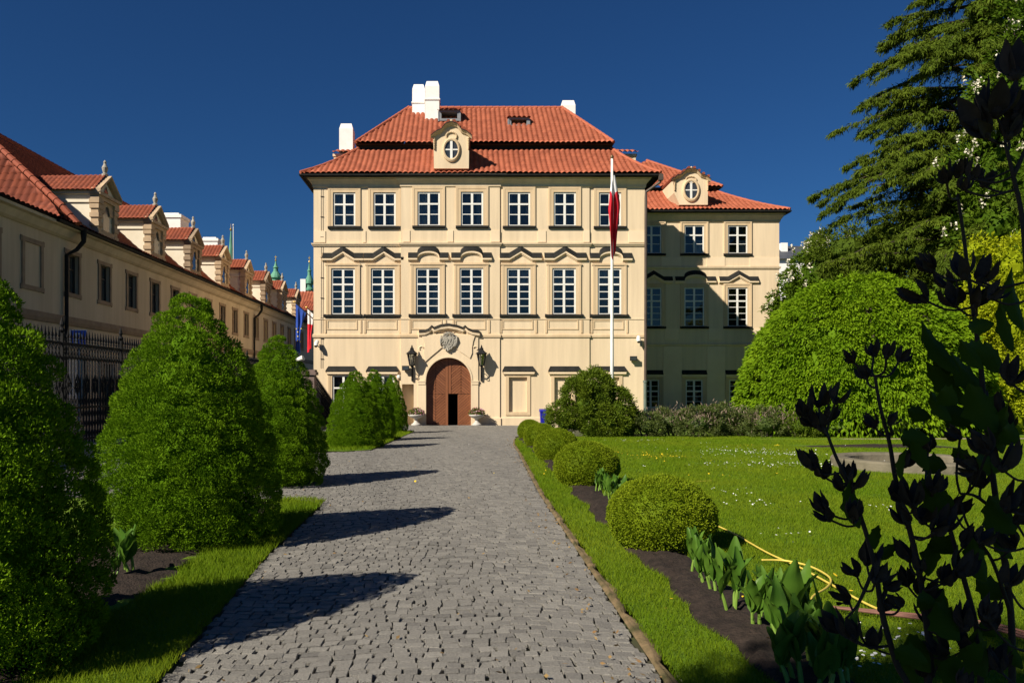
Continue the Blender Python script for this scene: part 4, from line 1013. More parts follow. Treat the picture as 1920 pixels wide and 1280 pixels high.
for u in (29.9, 56.8):
    one('downpipe', lambda m: m.tube([LF(u + .5, e0 + .02, zE - .02), LF(u + .5, e0 + .02, zE - .5), LF(u + .3, .35, zE - .85), LF(u, .12, zE - 1.1), LF(u, .12, -.3)], [.13, .09, .075, .07, .07], 10), lead, lb)
for px, yt, d in ((319, 402, 50.0), (392, 447, 61)):
    x, _, z = at(px, yt, d); ch = one('chimney', lambda m: (m.box(WF, x - .65, x + .65, d, d + 1.5, z - 2.6, z - .2), m.box(WF, x - .72, x + .72, d - .07, d + 1.57, z - .2, z), m.box(WF, x - .5, x + .5, d + .1, d + 1.4, z, z + .12)), whitewash, lroof)
# gabled dormers
for i in range(8):
    u0 = 32.35 + 5.43 * i; u1 = u0 + 1.72; uc = (u0 + u1) / 2; b0 = zE + .05; ze = zE + 1.95; za = zE + 2.62; back = 2.6; oF = .12
    def dbody(m):
        m.prism(LF, [(u0, b0), (u1, b0), (u1, ze), (uc, za - .12), (u0, ze)], -back, oF - .02)
        m.box(LF, u0 - .06, u1 + .06, -back + .3, oF + .02, ze - .5, ze - .38); m.box(LF, u0 - .10, u1 + .10, -back + .2, oF + .03, ze - .16, ze - .02)
    dm = one('dormer', dbody, dormer_wall, lroof)
    def front(m):
        for a, b in ((u0 - .04, u0 + .28), (u1 - .28, u1 + .04)):
            m.box(LF, a, b, -.1, oF + .08, b0, ze - .52)
            for q in range(4): m.box(LF, a - .05, b + .05, -.14, oF + .12, b0 + .08 + q * .36, b0 + .26 + q * .36)
            m.box(LF, a - .06, b + .06, -.15, oF + .14, ze - .52, ze - .36)
        m.box(LF, u0 - .1, u1 + .1, -.1, oF + .14, ze - .36, ze - .2); m.box(LF, u0 - .16, u1 + .16, -.1, oF + .22, ze - .2, ze - .08)
        m.box(LF, u0 + .28, u1 - .28, -.1, oF + .10, b0, b0 + .35)
        m.sweep(LF, [(u0 - .18, ze - .06), (uc, za + .02), (u1 + .18, ze - .06)], [(-.1, .1), (oF + .24, .1), (oF + .24, 0), (oF + .1, -.08), (-.1, -.08)], 0)
        for s in (-1, 1): m.prism(LF, [(uc + s * .24, b0 + 1.05), (uc + s * .56, b0 + 1.05), (uc + s * .56, ze - .36), (uc, ze - .36), (uc, b0 + 1.45), (uc + s * .14, b0 + 1.38)], oF - .04, oF + .05)
    one('dormer_front', front, sandstone if i % 3 == 2 else M('tan_sandstone', (0.52, 0.38, 0.24), (0.40, 0.29, 0.19), rough=.9, scale=3), dm)
    arch = [(uc - .27, b0 + .36), (uc + .27, b0 + .36)] + [(uc + .27 * math.cos(PI * k / 10), b0 + 1.1 + .3 * math.sin(PI * k / 10)) for k in range(11)]
    one('arched_pane', lambda m: m.face([LF(u, oF + .003, z) for u, z in arch]), dark_pane, dm)
    one('gable_pane', lambda m: m.face([LF(u, oF + .012, z) for u, z in ((uc - .2, ze + .06), (uc + .2, ze + .06), (uc, ze + .36))]), dark_pane, dm)
    sl = [(-.15 - oF, back, 0, 0)]
    tile_mesh('dormer_roof', (0, 0, 0), (-1, 0, 0), Y_, [(-BX - oF - .02, -BX + back, u0 - .28, ze - .1), (-BX - oF - .02, -BX + back, uc, za + .14)], tile_old, dm, col=.2, row=.25, amp=.04)
    tile_mesh('dormer_roof', (0, 0, 0), X_, (0, -1, 0), [(BX - back, BX + oF + .02, -(u1 + .28), ze - .1), (BX - back, BX + oF + .02, -uc, za + .14)], tile_old, dm, col=.2, row=.25, amp=.04)
    one('finial', lambda m: m.lathe(LF(uc, oF - .05, za + .1), [(.13, 0), (.13, .1), (.07, .14), (.11, .26), (.13, .36), (.07, .48), (.05, .54), (.07, .60), (.02, .68)], 10), stone, dm)

# ------------------------------------------------------------------ buildings far off
def gable_house(name, label, cat, x0, x1, y0, y1, zb, ze, zr, wm, rm, extra=None):
    t = thing(name, label, cat, ((x0 + x1) / 2, y0, zb)); ym = (y0 + y1) / 2
    one('wall', lambda m: (m.box(WF, x0, x1, y0, y1, zb, ze), m.face([(x0, y0, ze), (x0, y1, ze), (x0, ym, zr)]), m.face([(x1, y0, ze), (x1, y1, ze), (x1, ym, zr)])), wm, t)
    if rm is tile:
        rf = tile_mesh('roof', (0, 0, 0), X_, Y_, [(x0 - .4, x1 + .4, y0 - .5, ze - .2), (x0 - .4, x1 + .4, ym, zr + .05)], tile, t, col=.35, row=.5)
    else: rf = one('roof', lambda m: (m.face([(x0 - .3, y0 - .5, ze - .15), (x1 + .3, y0 - .5, ze - .15), (x1 + .3, ym, zr + .05), (x0 - .3, ym, zr + .05)]), m.face([(x0 - .3, y1 + .5, ze - .15), (x1 + .3, y1 + .5, ze - .15), (x1 + .3, ym, zr + .05), (x0 - .3, ym, zr + .05)])), rm, t)
    if extra: extra(t, rf)
    return t
def street_end(t, rf):
    dx, _, dz = at(585, 597, 89); dm = one('dormer', lambda m: m.box(WF, dx - .9, dx + 2.5, 89, 94, dz - .9, dz + 1.0), dormer_wall, rf)
    tile_mesh('dormer_roof', (0, 0, 0), X_, Y_, [(dx - 1.6, dx + 2.9, 88.5, dz + .8), (dx - 1.3, dx + 2.6, 91.5, dz + 2.2)], tile_old, dm)
    one('gutter', lambda m: m.box(WF, -26, -12.0, 87.3, 87.55, 7.6, 7.8), lead, t)
gable_house('street_end_house', 'red-roofed house closing the far end of the street beside the palace', 'house', -30, -12.5, 88, 102, -.4, 7.9, 13.0, left_wall, tile, street_end)
def hill_extra(t, rf):
    x, _, z = at(1471, 455, 112); one('chimney', lambda m: m.box(WF, x - .45, x + .45, 112, 113, z - 2.2, z), whitewash, rf)
gable_house('hillside_house', 'distant grey-roofed house with a white chimney behind the wing corner', 'house', at(1440, 0, 110)[0], at(1540, 0, 110)[0], 110, 118, -.4, at(0, 484, 110)[2], at(0, 462, 114)[2], whitewash, slate, hill_extra)

def tower(name, label, px, d, prof, extra=None, base_m=None, group=None):
    x, _, z = at(px, 600, d); t = thing(name, label, 'church spire', (x, d, -.4), group)
    return t, x
def onion(px, d, ytop, ybase, wpx, label):
    t, x = tower('church_spire', label, px, d, None); s = d / FPX; zt = at(0, ytop, d)[2]; zb = at(0, ybase, d)[2]; r = wpx / 2 * s
    H = zt - zb
    one('tower_shaft', lambda m: m.lathe((x, d, -.4), [(r * .8, 0), (r * .8, zb + .4)], 8), M('tower_stone', (.5, .42, .28), (.38, .3, .2), rough=.9, scale=.5), t)
    one('spire_roof', lambda m: m.lathe((x, d, zb), [(r * 1.0, 0), (r * 1.02, H * .04), (r * .72, H * .10), (r * .72, H * .16), (r * 1.06, H * .20), (r * 1.0, H * .26), (r * .7, H * .36), (r * .42, H * .44), (r * .36, H * .54), (r * .5, H * .57), (r * .3, H * .62), (r * .16, H * .72), (r * .1, H * .8)], 12), copper, t)
    one('finial', lambda m: (m.lathe((x, d, zb + H * .79), [(r * .06, 0), (r * .2, H * .04), (r * .06, H * .08), (r * .04, H * .21)], 8), m.box(WF, x - r * .2, x + r * .2, d - .05, d + .05, zb + H * .93, zb + H * .96)), gold, t)
    return t
onion(517, 210, 479, 532, 22, 'green copper church spire rising over the dormer row')
t2 = onion(580, 200, 480, 545, 17, 'green domed church tower partly hidden by the palace corner')
one('corner_turret', lambda m: m.box(WF, at(563, 0, 199)[0], at(573, 0, 199)[0], 199, 201, -.4, at(0, 523, 199)[2]), whitewash, t2)
x, _, zt = at(433, 428, 230); ts = thing('church_spire', 'tall thin pointed green spire behind the left roofs', 'church spire', (x, 230, -.4))
one('tower_shaft', lambda m: m.lathe((x, 230, -.4), [(1.6, 0), (1.6, at(0, 520, 230)[2])], 8), stone, ts)
one('spire_roof', lambda m: m.lathe((x, 230, at(0, 520, 230)[2]), [(1.25, 0), (.75, 6), (.35, 11), (.12, zt - at(0, 520, 230)[2] - .6)], 8), copper, ts)
one('finial', lambda m: m.lathe((x, 230, zt - .9), [(.1, 0), (.42, .5), (.1, 1.0), (.05, 2.2)], 8), gold, ts)
x, _, zt = at(437.5, 422, 120); tag(one('flag_mast', lambda m: (m.lathe((x, 120, -.4), [(.09, 0), (.06, zt + .2)], 8), m.blob((x, 120, zt), .12, .12, .15)), white_paint), 'thin white mast standing beside the pointed green spire', 'mast')
# ------------------------------------------------------------------ things on and by the facade
def lantern(px, label):
    x = HX(px); o = 0.50; z0, z1 = HZ(685.5), HZ(664); t = thing('wall_lantern', label, 'lantern', (x, D - o, z0), 'wall lanterns beside the door')
    def ring(r, z, k=0.26): return [(x + r * math.cos(2 * PI * i / 6 + k), D - o + r * math.sin(2 * PI * i / 6 + k), z) for i in range(6)]
    rb, rt = .13, .25
    def cage(m):
        a, b = ring(rb, z0), ring(rt, z1)
        for i in range(6): m.tube([a[i], b[i]], .02, 5); m.tube([a[i], a[(i + 1) % 6]], .022, 5); m.tube([b[i], b[(i + 1) % 6]], .025, 5)
        m.lathe((x, D - o, z0 - .14), [(.02, 0), (.06, .04), (.05, .08), (.14, .13)], 8)
    one('lantern_cage', cage, iron, t)
    one('lantern_glass', lambda m: [m.face([ring(rb * .97, z0)[i], ring(rb * .97, z0)[(i + 1) % 6], ring(rt * .97, z1)[(i + 1) % 6], ring(rt * .97, z1)[i]]) for i in range(6)], lamp_glass, t)
    one('lantern_roof', lambda m: (m.lathe((x, D - o, z1), [(rt + .08, 0), (rt + .06, .03), (rt * .75, .12), (rt * .45, .2), (.1, .24), (.1, .3), (.04, .34), (.05, .38), (.01, .48)], 6)), iron, t)
    one('candle_bulb', lambda m: m.lathe((x, D - o, z0 + .02), [(.03, 0), (.03, .2), (.035, .26), (.005, .36)], 8), whitewash, t)
    def arm(m):
        zb = HZ(711)
        m.tube([(x, D - o, z0 - .12), (x, D - o + .02, z0 - .22), (x, D - o + .12, z0 - .42), (x, D - o + .28, z0 - .62), (x, D - .20, z0 - .70)], .028, 6)
        m.tube([(x, D - .21, z0 - .1), (x, D - .21, zb - .06)], .035, 6)
        m.tube([(x, D - .21 - .16 + .13 * math.cos(a), z0 - .36 + .13 * math.sin(a)) for a in [i * .5 for i in range(12)]], .018, 5)
        m.box(WF, x - .05, x + .05, D - .23, D - .12, zb - .08, z0 - .02)
    one('bracket', arm, iron, t)
    return t
lantern(773.5, 'black iron wall lantern on the door\'s left side with a small floodlight below')
lantern(902.5, 'black iron wall lantern on the door\'s right side, nothing else fixed near it')

def urn(px, label):
    x = HX(px); y = D - .62; zg = float(gz(y)) ; t = thing('flower_urn', label, 'urn', (x, y, zg), 'flower urns flanking the door')
    one('bowl', lambda m: m.lathe((x, y, zg), [(.26, 0), (.26, .07), (.20, .10), (.10, .20), (.085, .30), (.12, .36), (.30, .43), (.40, .52), (.42, .58), (.38, .58), (.3, .54)], 20), zinc if False else M('pale_stone', (.52, .50, .46), (.42, .40, .37), rough=.8, scale=8), t, smooth=True)
    n = 420; d = rand_dirs(n); d[:, 2] = np.abs(d[:, 2]); P = np.array([x, y, zg + .58]) + d * np.array([.40, .40, .32]) * (.5 + .5 * R.random((n, 1)))
    V, F = leaves(P, d + R.normal(size=(n, 3)) * .4, .11, .06); npmesh('foliage', V, F, shrub_m, t, R.random(n))
    n = 190; d = rand_dirs(n); d[:, 2] = np.abs(d[:, 2]); P = np.array([x + .05, y, zg + .60]) + d * np.array([.40, .40, .34]) * (.85 + .2 * R.random((n, 1)))
    V, F = leaves(P, R.normal(size=(n, 3)), .075, .075); npmesh('blossoms', V, F, petal_m, t, R.random(n))
urn(781.5, 'pale stone flower urn left of the brown door, at the cone trees\' end')
urn(893.5, 'pale stone flower urn right of the brown door casting its shadow on the wall')

def camera_thing(px, py, label, s=1):
    x, z = HX(px), HZ(py); t = thing('security_camera', label, 'security camera', (x, D, z))
    one('mount', lambda m: (m.box(WF, x + s * .12, x + s * .22, D - .06, D + .0, z - .30, z - .12), m.tube([(x + s * .16, D - .05, z - .2), (x + s * .10, D - .22, z - .14), (x, D - .26, z - .04)], .03, 6)), zinc, t)
    one('housing', lambda m: m.tube([(x + .03, D - .16, z + .14), (x, D - .30, z + .02), (x - .01, D - .38, z - .12)], [.10, .115, .09], 10), white_paint, t)
    one('lens', lambda m: m.tube([(x - .01, D - .375, z - .115), (x - .015, D - .40, z - .16)], .075, 10), lead, t)
camera_thing(1195, 637, 'white security camera high on the palace\'s right corner by the downpipe')
camera_thing(595, 645, 'white security camera near the palace\'s left edge above the railing')
def flood(px, py, label, off):
    x, z = HX(px), HZ(py); t = thing('floodlight', label, 'floodlight', (x, D, z))
    one('lamp_head', lambda m: (m.box(WF, x - .16, x + .16, D - off - .24, D - off - .08, z - .11, z + .10), m.box(WF, x - .19, x + .19, D - off - .28, D - off - .24, z - .13, z + .12)), lead, t)
    one('lamp_glass', lambda m: m.box(WF, x - .15, x + .15, D - off - .286, D - off - .28, z - .09, z + .08), dark_pane, t)
    one('mount', lambda m: m.box(WF, x - .04, x + .04, D - off - .09, D - off + .01, z - .06, z + .06), zinc, t)
flood(1186, 672, 'small dark floodlight on the wall left of the downpipe, below the camera', 0)
flood(761.5, 690, 'small dark floodlight fixed beside the lantern left of the door', 0.13)
x, z = HX(748), HZ(706); tag(one('alarm_bell', lambda m: m.lathe((x, D - .08, z), [(.02, -.1), (.09, -.07), (.1, 0), (.09, .07), (.02, .1)], 12), white_paint), 'small round white alarm box on the wall between window and door niche', 'alarm')

# wheelie bin
bx, by = at(1019.5, 790, 39.5)[0], 39.5; bz = float(gz(by)); t = thing('waste_bin', 'blue plastic wheelie bin standing beside the big bush', 'bin', (bx, by, bz))
def binb(m):
    a, b, h = .15, .19, .80
    p = [(bx + sx * a, by + sy * a * 1.1, bz + .06) for sx, sy in ((-1, -1), (1, -1), (1, 1), (-1, 1))]; q = [(bx + sx * b, by + sy * b * 1.2, bz + h) for sx, sy in ((-1, -1), (1, -1), (1, 1), (-1, 1))]
    for i in range(4): j = (i + 1) % 4; m.face([p[i], p[j], q[j], q[i]])
    m.face(p); m.face(q); m.box(WF, bx - b - .02, bx + b + .02, by - b * 1.25 - .02, by + b * 1.25, bz + h - .05, bz + h)
one('bin_body', binb, blue_plastic, t)
one('lid', lambda m: (m.prism(lambda u, o, z: (bx + o, by + u, z), [(-.26, bz + .80), (.25, bz + .80), (.25, bz + .88), (.1, bz + .90), (-.2, bz + .85)], -.21, .21)), blue_plastic, t)
for s in (-1, 1): one('wheel', lambda m: m.tube([(bx + s * .16 - .02, by + .2, bz + .07), (bx + s * .16 + .02, by + .2, bz + .07)], .07, 12), iron, t)

# ------------------------------------------------------------------ flags
def cloth(f, name, mats, parent, nu=14, nv=44, mi=None):
    V = []; F = []; MI = []
    for j in range(nv + 1):
        for i in range(nu + 1): V.append(f(i / nu, j / nv))
    for j in range(nv):
        for i in range(nu):
            a = j * (nu + 1) + i; F.append((a, a + 1, a + nu + 2, a + nu + 1)); MI.append(mi(i / nu, j / nv) if mi else 0)
    return npmesh(name, V, F, mats, parent, np.full(len(F), .5), smooth=True, mi=MI)
FY = 31.5; fx0, _, ft = at(1147.5, 297, FY); fgz = float(gz(FY))
fp = thing('flagpole', 'tall white flagpole rising behind the big bush', 'flagpole', (fx0, FY, fgz))
one('pole', lambda m: m.lathe((fx0, FY, fgz), [(.075, 0), (.072, 3), (.058, 7), (.045, ft - fgz)], 12), white_paint, fp, smooth=True)
one('ball_finial', lambda m: m.blob((fx0, FY, ft + .05), .07, .07, .09), M('dull_brass', (.2, .13, .07), rough=.4, metal=.6), fp)
one('cleat', lambda m: m.box(WF, fx0 - .03, fx0 + .03, FY - .13, FY - .06, fgz + 1.2, fgz + 1.45), zinc, fp)
zt, zb = at(0, 328, FY)[2], at(0, 489, FY)[2]
def fl(u, v):
    # limp cloth gathered into folds, draped from the halyard
    wid = .09 + .42 * min(1, v * 2.2) * (1 - .58 * max(0, v - .5) / .5)
    ang = u * 11 + v * 2.0
    x = fx0 + .03 + (u - .40) * wid * 1.05 + .035 * math.sin(ang * 1.3)
    y = FY + .02 + .12 * math.cos(ang) * min(1, v * 3 + .25) - (.14 if u < .4 else -.10) * min(1, v * 3)
    drop = 1.0 - .42 * (u - .40) ** 2 * 2.2 if v > 0 else 1
    z = zt - (zt - zb) * v * drop - .02 * math.sin(u * 9)
    return (x, y, z)
tag(cloth(fl, 'flag', [flag_w, flag_r], None, 26, 60, lambda u, v: 0 if v < .26 - .1 * abs(u - .5) or (.40 < u < .48 and v < .56) else 1), 'white and red flag hanging limp from the tall flagpole', 'flag')

def slant_flag(name, label, base, tip, drop, wid, mats, mi, cat='flag', pl=''):
    p = thing('wall_flagpole', pl, 'flagpole', base, 'slanting flagpoles on the palace side wall')
    one('pole', lambda m: m.tube([base, tip], .03, 8), lead, p); one('ball_finial', lambda m: m.blob(tip, .06, .06, .07, 0, 8, 6), gold, p)
    B, T = Vector(base), Vector(tip)
    def g(u, v):
        e = T + (B - T) * (.05 + .42 * u * (1 - .55 * min(1, v * 1.6)))
        fold = .09 * math.cos(u * 13 + v * 2) * min(1, v * 3 + .1)
        return (e.x + .10 * math.sin(u * 12) * min(1, v * 3), e.y + fold, e.z - drop * v * (1 - .25 * u) - .1 * u * v)
    f = tag(cloth(g, 'flag', mats, None, 20, 40, mi), label, cat)
    return f, g
a = at(552, 566, 44.5); bpt = (XL - .02, 44.5, a[2] - 1.25)
ef, ef_fn = slant_flag('flag', 'blue flag with a circle of yellow stars hanging at the palace side wall', bpt, a, 3.05, .5, [flag_b], lambda u, v: 0, pl='dark slanting flagpole carrying the blue star flag')
def stars(m):
    for k in range(12):
        th = 2 * PI * k / 12; X, Y, Z = ef_fn(.5 + .34 * math.sin(th), .62 - .17 * math.cos(th))
        P = [(X + (.05 if i % 2 == 0 else .02) * math.sin(PI * i / 5), Y - .035, Z + (.05 if i % 2 == 0 else .02) * math.cos(PI * i / 5)) for i in range(10)]
        m.face(P)
st = one('stars', stars, star_y); st.parent = ef
a2 = at(574.5, 576, 46.5); bp2 = (XL - .02, 46.5, a2[2] - 1.0)
slant_flag('flag', 'white and red flag hanging close to the palace corner beside the blue flag', bp2, a2, 2.6, .4, [flag_w, flag_r], lambda u, v: 0 if v < .33 else 1, pl='dark slanting flagpole carrying the small white and red flag')

# ------------------------------------------------------------------ iron fence along the street, gate pillar and sloping railing
def bar(m, x, y, z0, z1, r=.011): m.box(WF, x - r, x + r, y - r, y + r, z0, z1)
FXX = -8.4
fence = thing('iron_fence', 'tall black wrought iron fence with spear tips along the street', 'fence', (FXX, 24, 0))
one('plinth', lambda m: (m.box(WF, FXX - .18, FXX + .18, 8, 36.7, -.5, .30), m.box(WF, FXX - .22, FXX + .22, 8, 36.7, .30, .36)), stone, fence)
def fence_panel(y0, y1):
    def f(m):
        n = int((y1 - y0) / .135); dy = (y1 - y0) / n
        for z in (.45, 1.15, 2.22, 2.52): m.box(WF, FXX - .02, FXX + .02, y0, y1, z, z + .045)
        for i in range(n):
            y = y0 + (i + .5) * dy
            bar(m, FXX, y, .36, 2.62, .013)
            # spear head
            m.lathe((FXX, y, 2.60), [(.014, 0), (.03, .02), (.014, .05), (.034, .09), (.018, .16), (.004, .26)], 4)
            # lattice between top rails, diamonds at mid height, scrolls below
            m.tube([(FXX, y - dy / 2, 2.24), (FXX, y + dy / 2, 2.52)], .009, 4); m.tube([(FXX, y + dy / 2, 2.24), (FXX, y - dy / 2, 2.52)], .009, 4)
            for z in (1.22, .50, .72, .94):
                m.tube([(FXX, y + .052 * math.cos(q * PI / 4), z + .09 + .085 * math.sin(q * PI / 4)) for q in range(9)], .010, 4, cap=False)
            if i % 3 == 1:
                m.tube([(FXX, y, 1.90), (FXX, y + .12, 1.68), (FXX, y, 1.45), (FXX, y - .12, 1.68), (FXX, y, 1.90)], .018, 4)
                m.box(WF, FXX - .015, FXX + .015, y - .055, y + .055, 1.62, 1.72); m.tube([(FXX, y - .17, 1.40), (FXX, y - .1, 1.52), (FXX, y - .17, 1.62)], .012, 4); m.tube([(FXX, y + .17, 1.40), (FXX, y + .1, 1.52), (FXX, y + .17, 1.62)], .012, 4)
    return f
for i in range(10):
    y0 = 8.1 + i * 2.86
    one('panel', fence_panel(y0 + .05, y0 + 2.81), iron, fence)
    one('post', lambda m: (bar(m, FXX, y0, .36, 2.75, .035), m.lathe((FXX, y0, 2.75), [(.03, 0), (.07, .06), (.03, .12), (.05, .18), (.005, .34)], 8)), iron, fence)
PXX = at(581, 0, 37.2)[0]; pzt = at(0, 693, 37.2)[2]
gp = thing('gate_pillar', 'square reddish grey stone gate pillar at the fence end near the palace', 'pillar', (PXX, 37.2, -.35))
one('shaft', lambda m: (m.box(WF, PXX - .26, PXX + .26, 36.9, 37.45, -.6, pzt - .25), m.box(WF, PXX - .32, PXX + .32, 36.84, 37.51, -.6, .0)), M('reddish_stone', (.20, .14, .12), (.15, .11, .10), rough=.9, scale=4, bump=.3), gp)
one('cap', lambda m: (m.box(WF, PXX - .34, PXX + .34, 36.82, 37.53, pzt - .25, pzt - .1), m.box(WF, PXX - .29, PXX + .29, 36.87, 37.48, pzt - .1, pzt)), MATS['reddish_stone'], gp)
rl = thing('iron_railing', 'black iron railing with sloping top running from the gate pillar to the palace', 'railing', (-7.0, 40, -.4))
def rail(m):
    x = -6.95; y0, y1 = 37.5, 42.4
    zt = lambda y: 1.95 - (y - y0) * .255; zb = lambda y: zt(y) - 1.35
    for dz in (0, -.14, -.75, -1.1): m.tube([(x, y0, zt(y0) + dz), (x, y1, zt(y1) + dz)], .022, 5)
    n = 30
    for i in range(n):
        y = y0 + (y1 - y0) * (i + .5) / n
        m.tube([(x, y, -.35), (x, y, zt(y) + .12)], .014, 4); m.lathe((x, y, zt(y) + .1), [(.012, 0), (.035, .05), (.015, .11), (.003, .22)], 4)
        if i % 2 == 0:
            m.tube([(x, y, zt(y) - .2), (x, y + .13, zt(y) - .42), (x, y, zt(y) - .68), (x, y - .13, zt(y) - .42), (x, y, zt(y) - .2)], .013, 4)
            m.tube([(x, y, zt(y) - .8), (x, y + .12, zt(y) - .95), (x, y, zt(y) - 1.08)], .013, 4)
one('panel', rail, iron, rl)
one('plinth', lambda m: m.box(WF, -7.1, -6.8, 37.5, 42.5, -.6, -.28), stone, rl)
cx0, _, cz0 = at(563, 673, 37.2); tl = thing('gate_lamp', 'white cylindrical lamp on a short arm left of the gate pillar', 'lamp', (cx0, 37.2, cz0))
one('lamp_head', lambda m: m.tube([(cx0 - .2, 37.2, cz0 - .08), (cx0 + .16, 37.1, cz0 + .06)], [.10, .13], 12), white_paint, tl)
one('arm', lambda m: m.tube([(cx0 - .05, 37.2, cz0 - .08), (cx0 + .05, 37.2, cz0 - .35), (PXX - .2, 37.2, pzt - .5)], .025, 6), iron, tl)

# parking sign behind the fence
sx, sy = at(147, 633, 22.0)[0], 22.0; sz = at(0, 634, 22)[2]
sg = thing('parking_sign', 'square blue parking sign with a white letter on a grey post behind the iron fence', 'sign', (sx, sy, -.06))
one('sign_plate', lambda m: (m.box(WF, sx - .235, sx + .235, sy, sy + .012, sz - .235, sz + .235)), sign_blue, sg)
one('sign_border', lambda m: frame_rect(m, lambda u, o, z: (u, sy - o, z), sx - .215, sx + .215, sz - .215, sz + .215, .02, .001, .006), white_paint, sg)
cu = bpy.data.curves.new('letter', 'FONT'); cu.body = 'P'; cu.size = .44; cu.align_x = 'CENTER'; cu.extrude = .004
lo = bpy.data.objects.new('letter', cu); C.objects.link(lo); bpy.context.view_layer.update()
lm = bpy.data.meshes.new_from_object(lo.evaluated_get(bpy.context.evaluated_depsgraph_get())); bpy.data.objects.remove(lo)
lo = link('letter', lm, white_paint, sg); lm.materials.clear(); lm.materials.append(white_paint); lo.rotation_euler = (PI / 2, 0, 0); lo.location = (0, -.008, sz - .155 + .06)
one('sign_post', lambda m: m.tube([(sx, sy + .05, -.3), (sx, sy + .05, sz + .24)], .03, 8), zinc, sg)

# round stone basin on the lawn
px_, py_, pr_ = POND
pb = thing('stone_basin', 'round low stone basin set in the lawn in front of the dome-shaped tree', 'basin', (px_, py_, 0))
one('rim', lambda m: m.lathe((px_, py_, 0), [(pr_, -.1), (pr_, .18), (pr_ - .03, .22), (pr_ - .26, .22), (pr_ - .30, .18), (pr_ - .30, -.05)], 56), M('basin_stone', (.19, .165, .115), (.11, .098, .065), rough=.9, scale=4, bump=.4), pb)
one('basin_floor', lambda m: m.lathe((px_, py_, 0), [(pr_ - .31, .045), (pr_ - .31, .05), (.01, .05)], 40), M('basin_bed', (.17, .15, .10), (.09, .085, .055), rough=.9, scale=3), pb)

# hose
def spl(P, n=14):
    P = [Vector(p) for p in P]; out = []
    for i in range(len(P) - 1):
        p0, p1, p2, p3 = P[max(0, i - 1)], P[i], P[i + 1], P[min(len(P) - 1, i + 2)]
        for k in range(n):
            t = k / n; out.append(.5 * ((2 * p1) + (p2 - p0) * t + (2 * p0 - 5 * p1 + 4 * p2 - p3) * t * t + (3 * p1 - p0 - 3 * p2 + p3) * t ** 3))
    return out + [P[-1]]
def hose_path(pts, dz=.045): return spl([(lambda g: (g[0], g[1], g[2] + dz))(onground(*p)) for p in pts])
tag(one('garden_hose', lambda m: (m.tube(hose_path([(1240, 930), (1265, 918), (1300, 907), (1335, 904)], .03), .009, 8), m.tube(hose_path([(1250, 955), (1337, 991), (1380, 1012), (1440, 1047), (1500, 1075), (1560, 1109), (1620, 1143), (1665, 1164)], .055), .0088, 8),
    m.tube(hose_path([(1428, 1064), (1470, 1065), (1515, 1075), (1547, 1091), (1558, 1104), (1550, 1118), (1528, 1132), (1522, 1142), (1532, 1153), (1548, 1163)], .07), .0088, 8)), hose_m, smooth=True), 'yellow garden hose looping across the lawn behind the nearest box ball', 'hose')
gq = onground(1700, 1168); pt = thing('garden_pipes', 'bundle of thin reddish pipes lying on the lawn behind the dark foreground plant', 'pipes', gq)
for q in range(3): one('pipe', lambda m: m.tube(hose_path([(1560 + q * 5, 1150 + q * 4), (1700, 1163 + q * 6), (1850, 1180 + q * 8), (1940, 1205 + q * 9)], .05 + .01 * q), .009, 6), M('reddish_pipe', (.22, .10, .07), (.15, .07, .05), rough=.7, scale=8), pt)
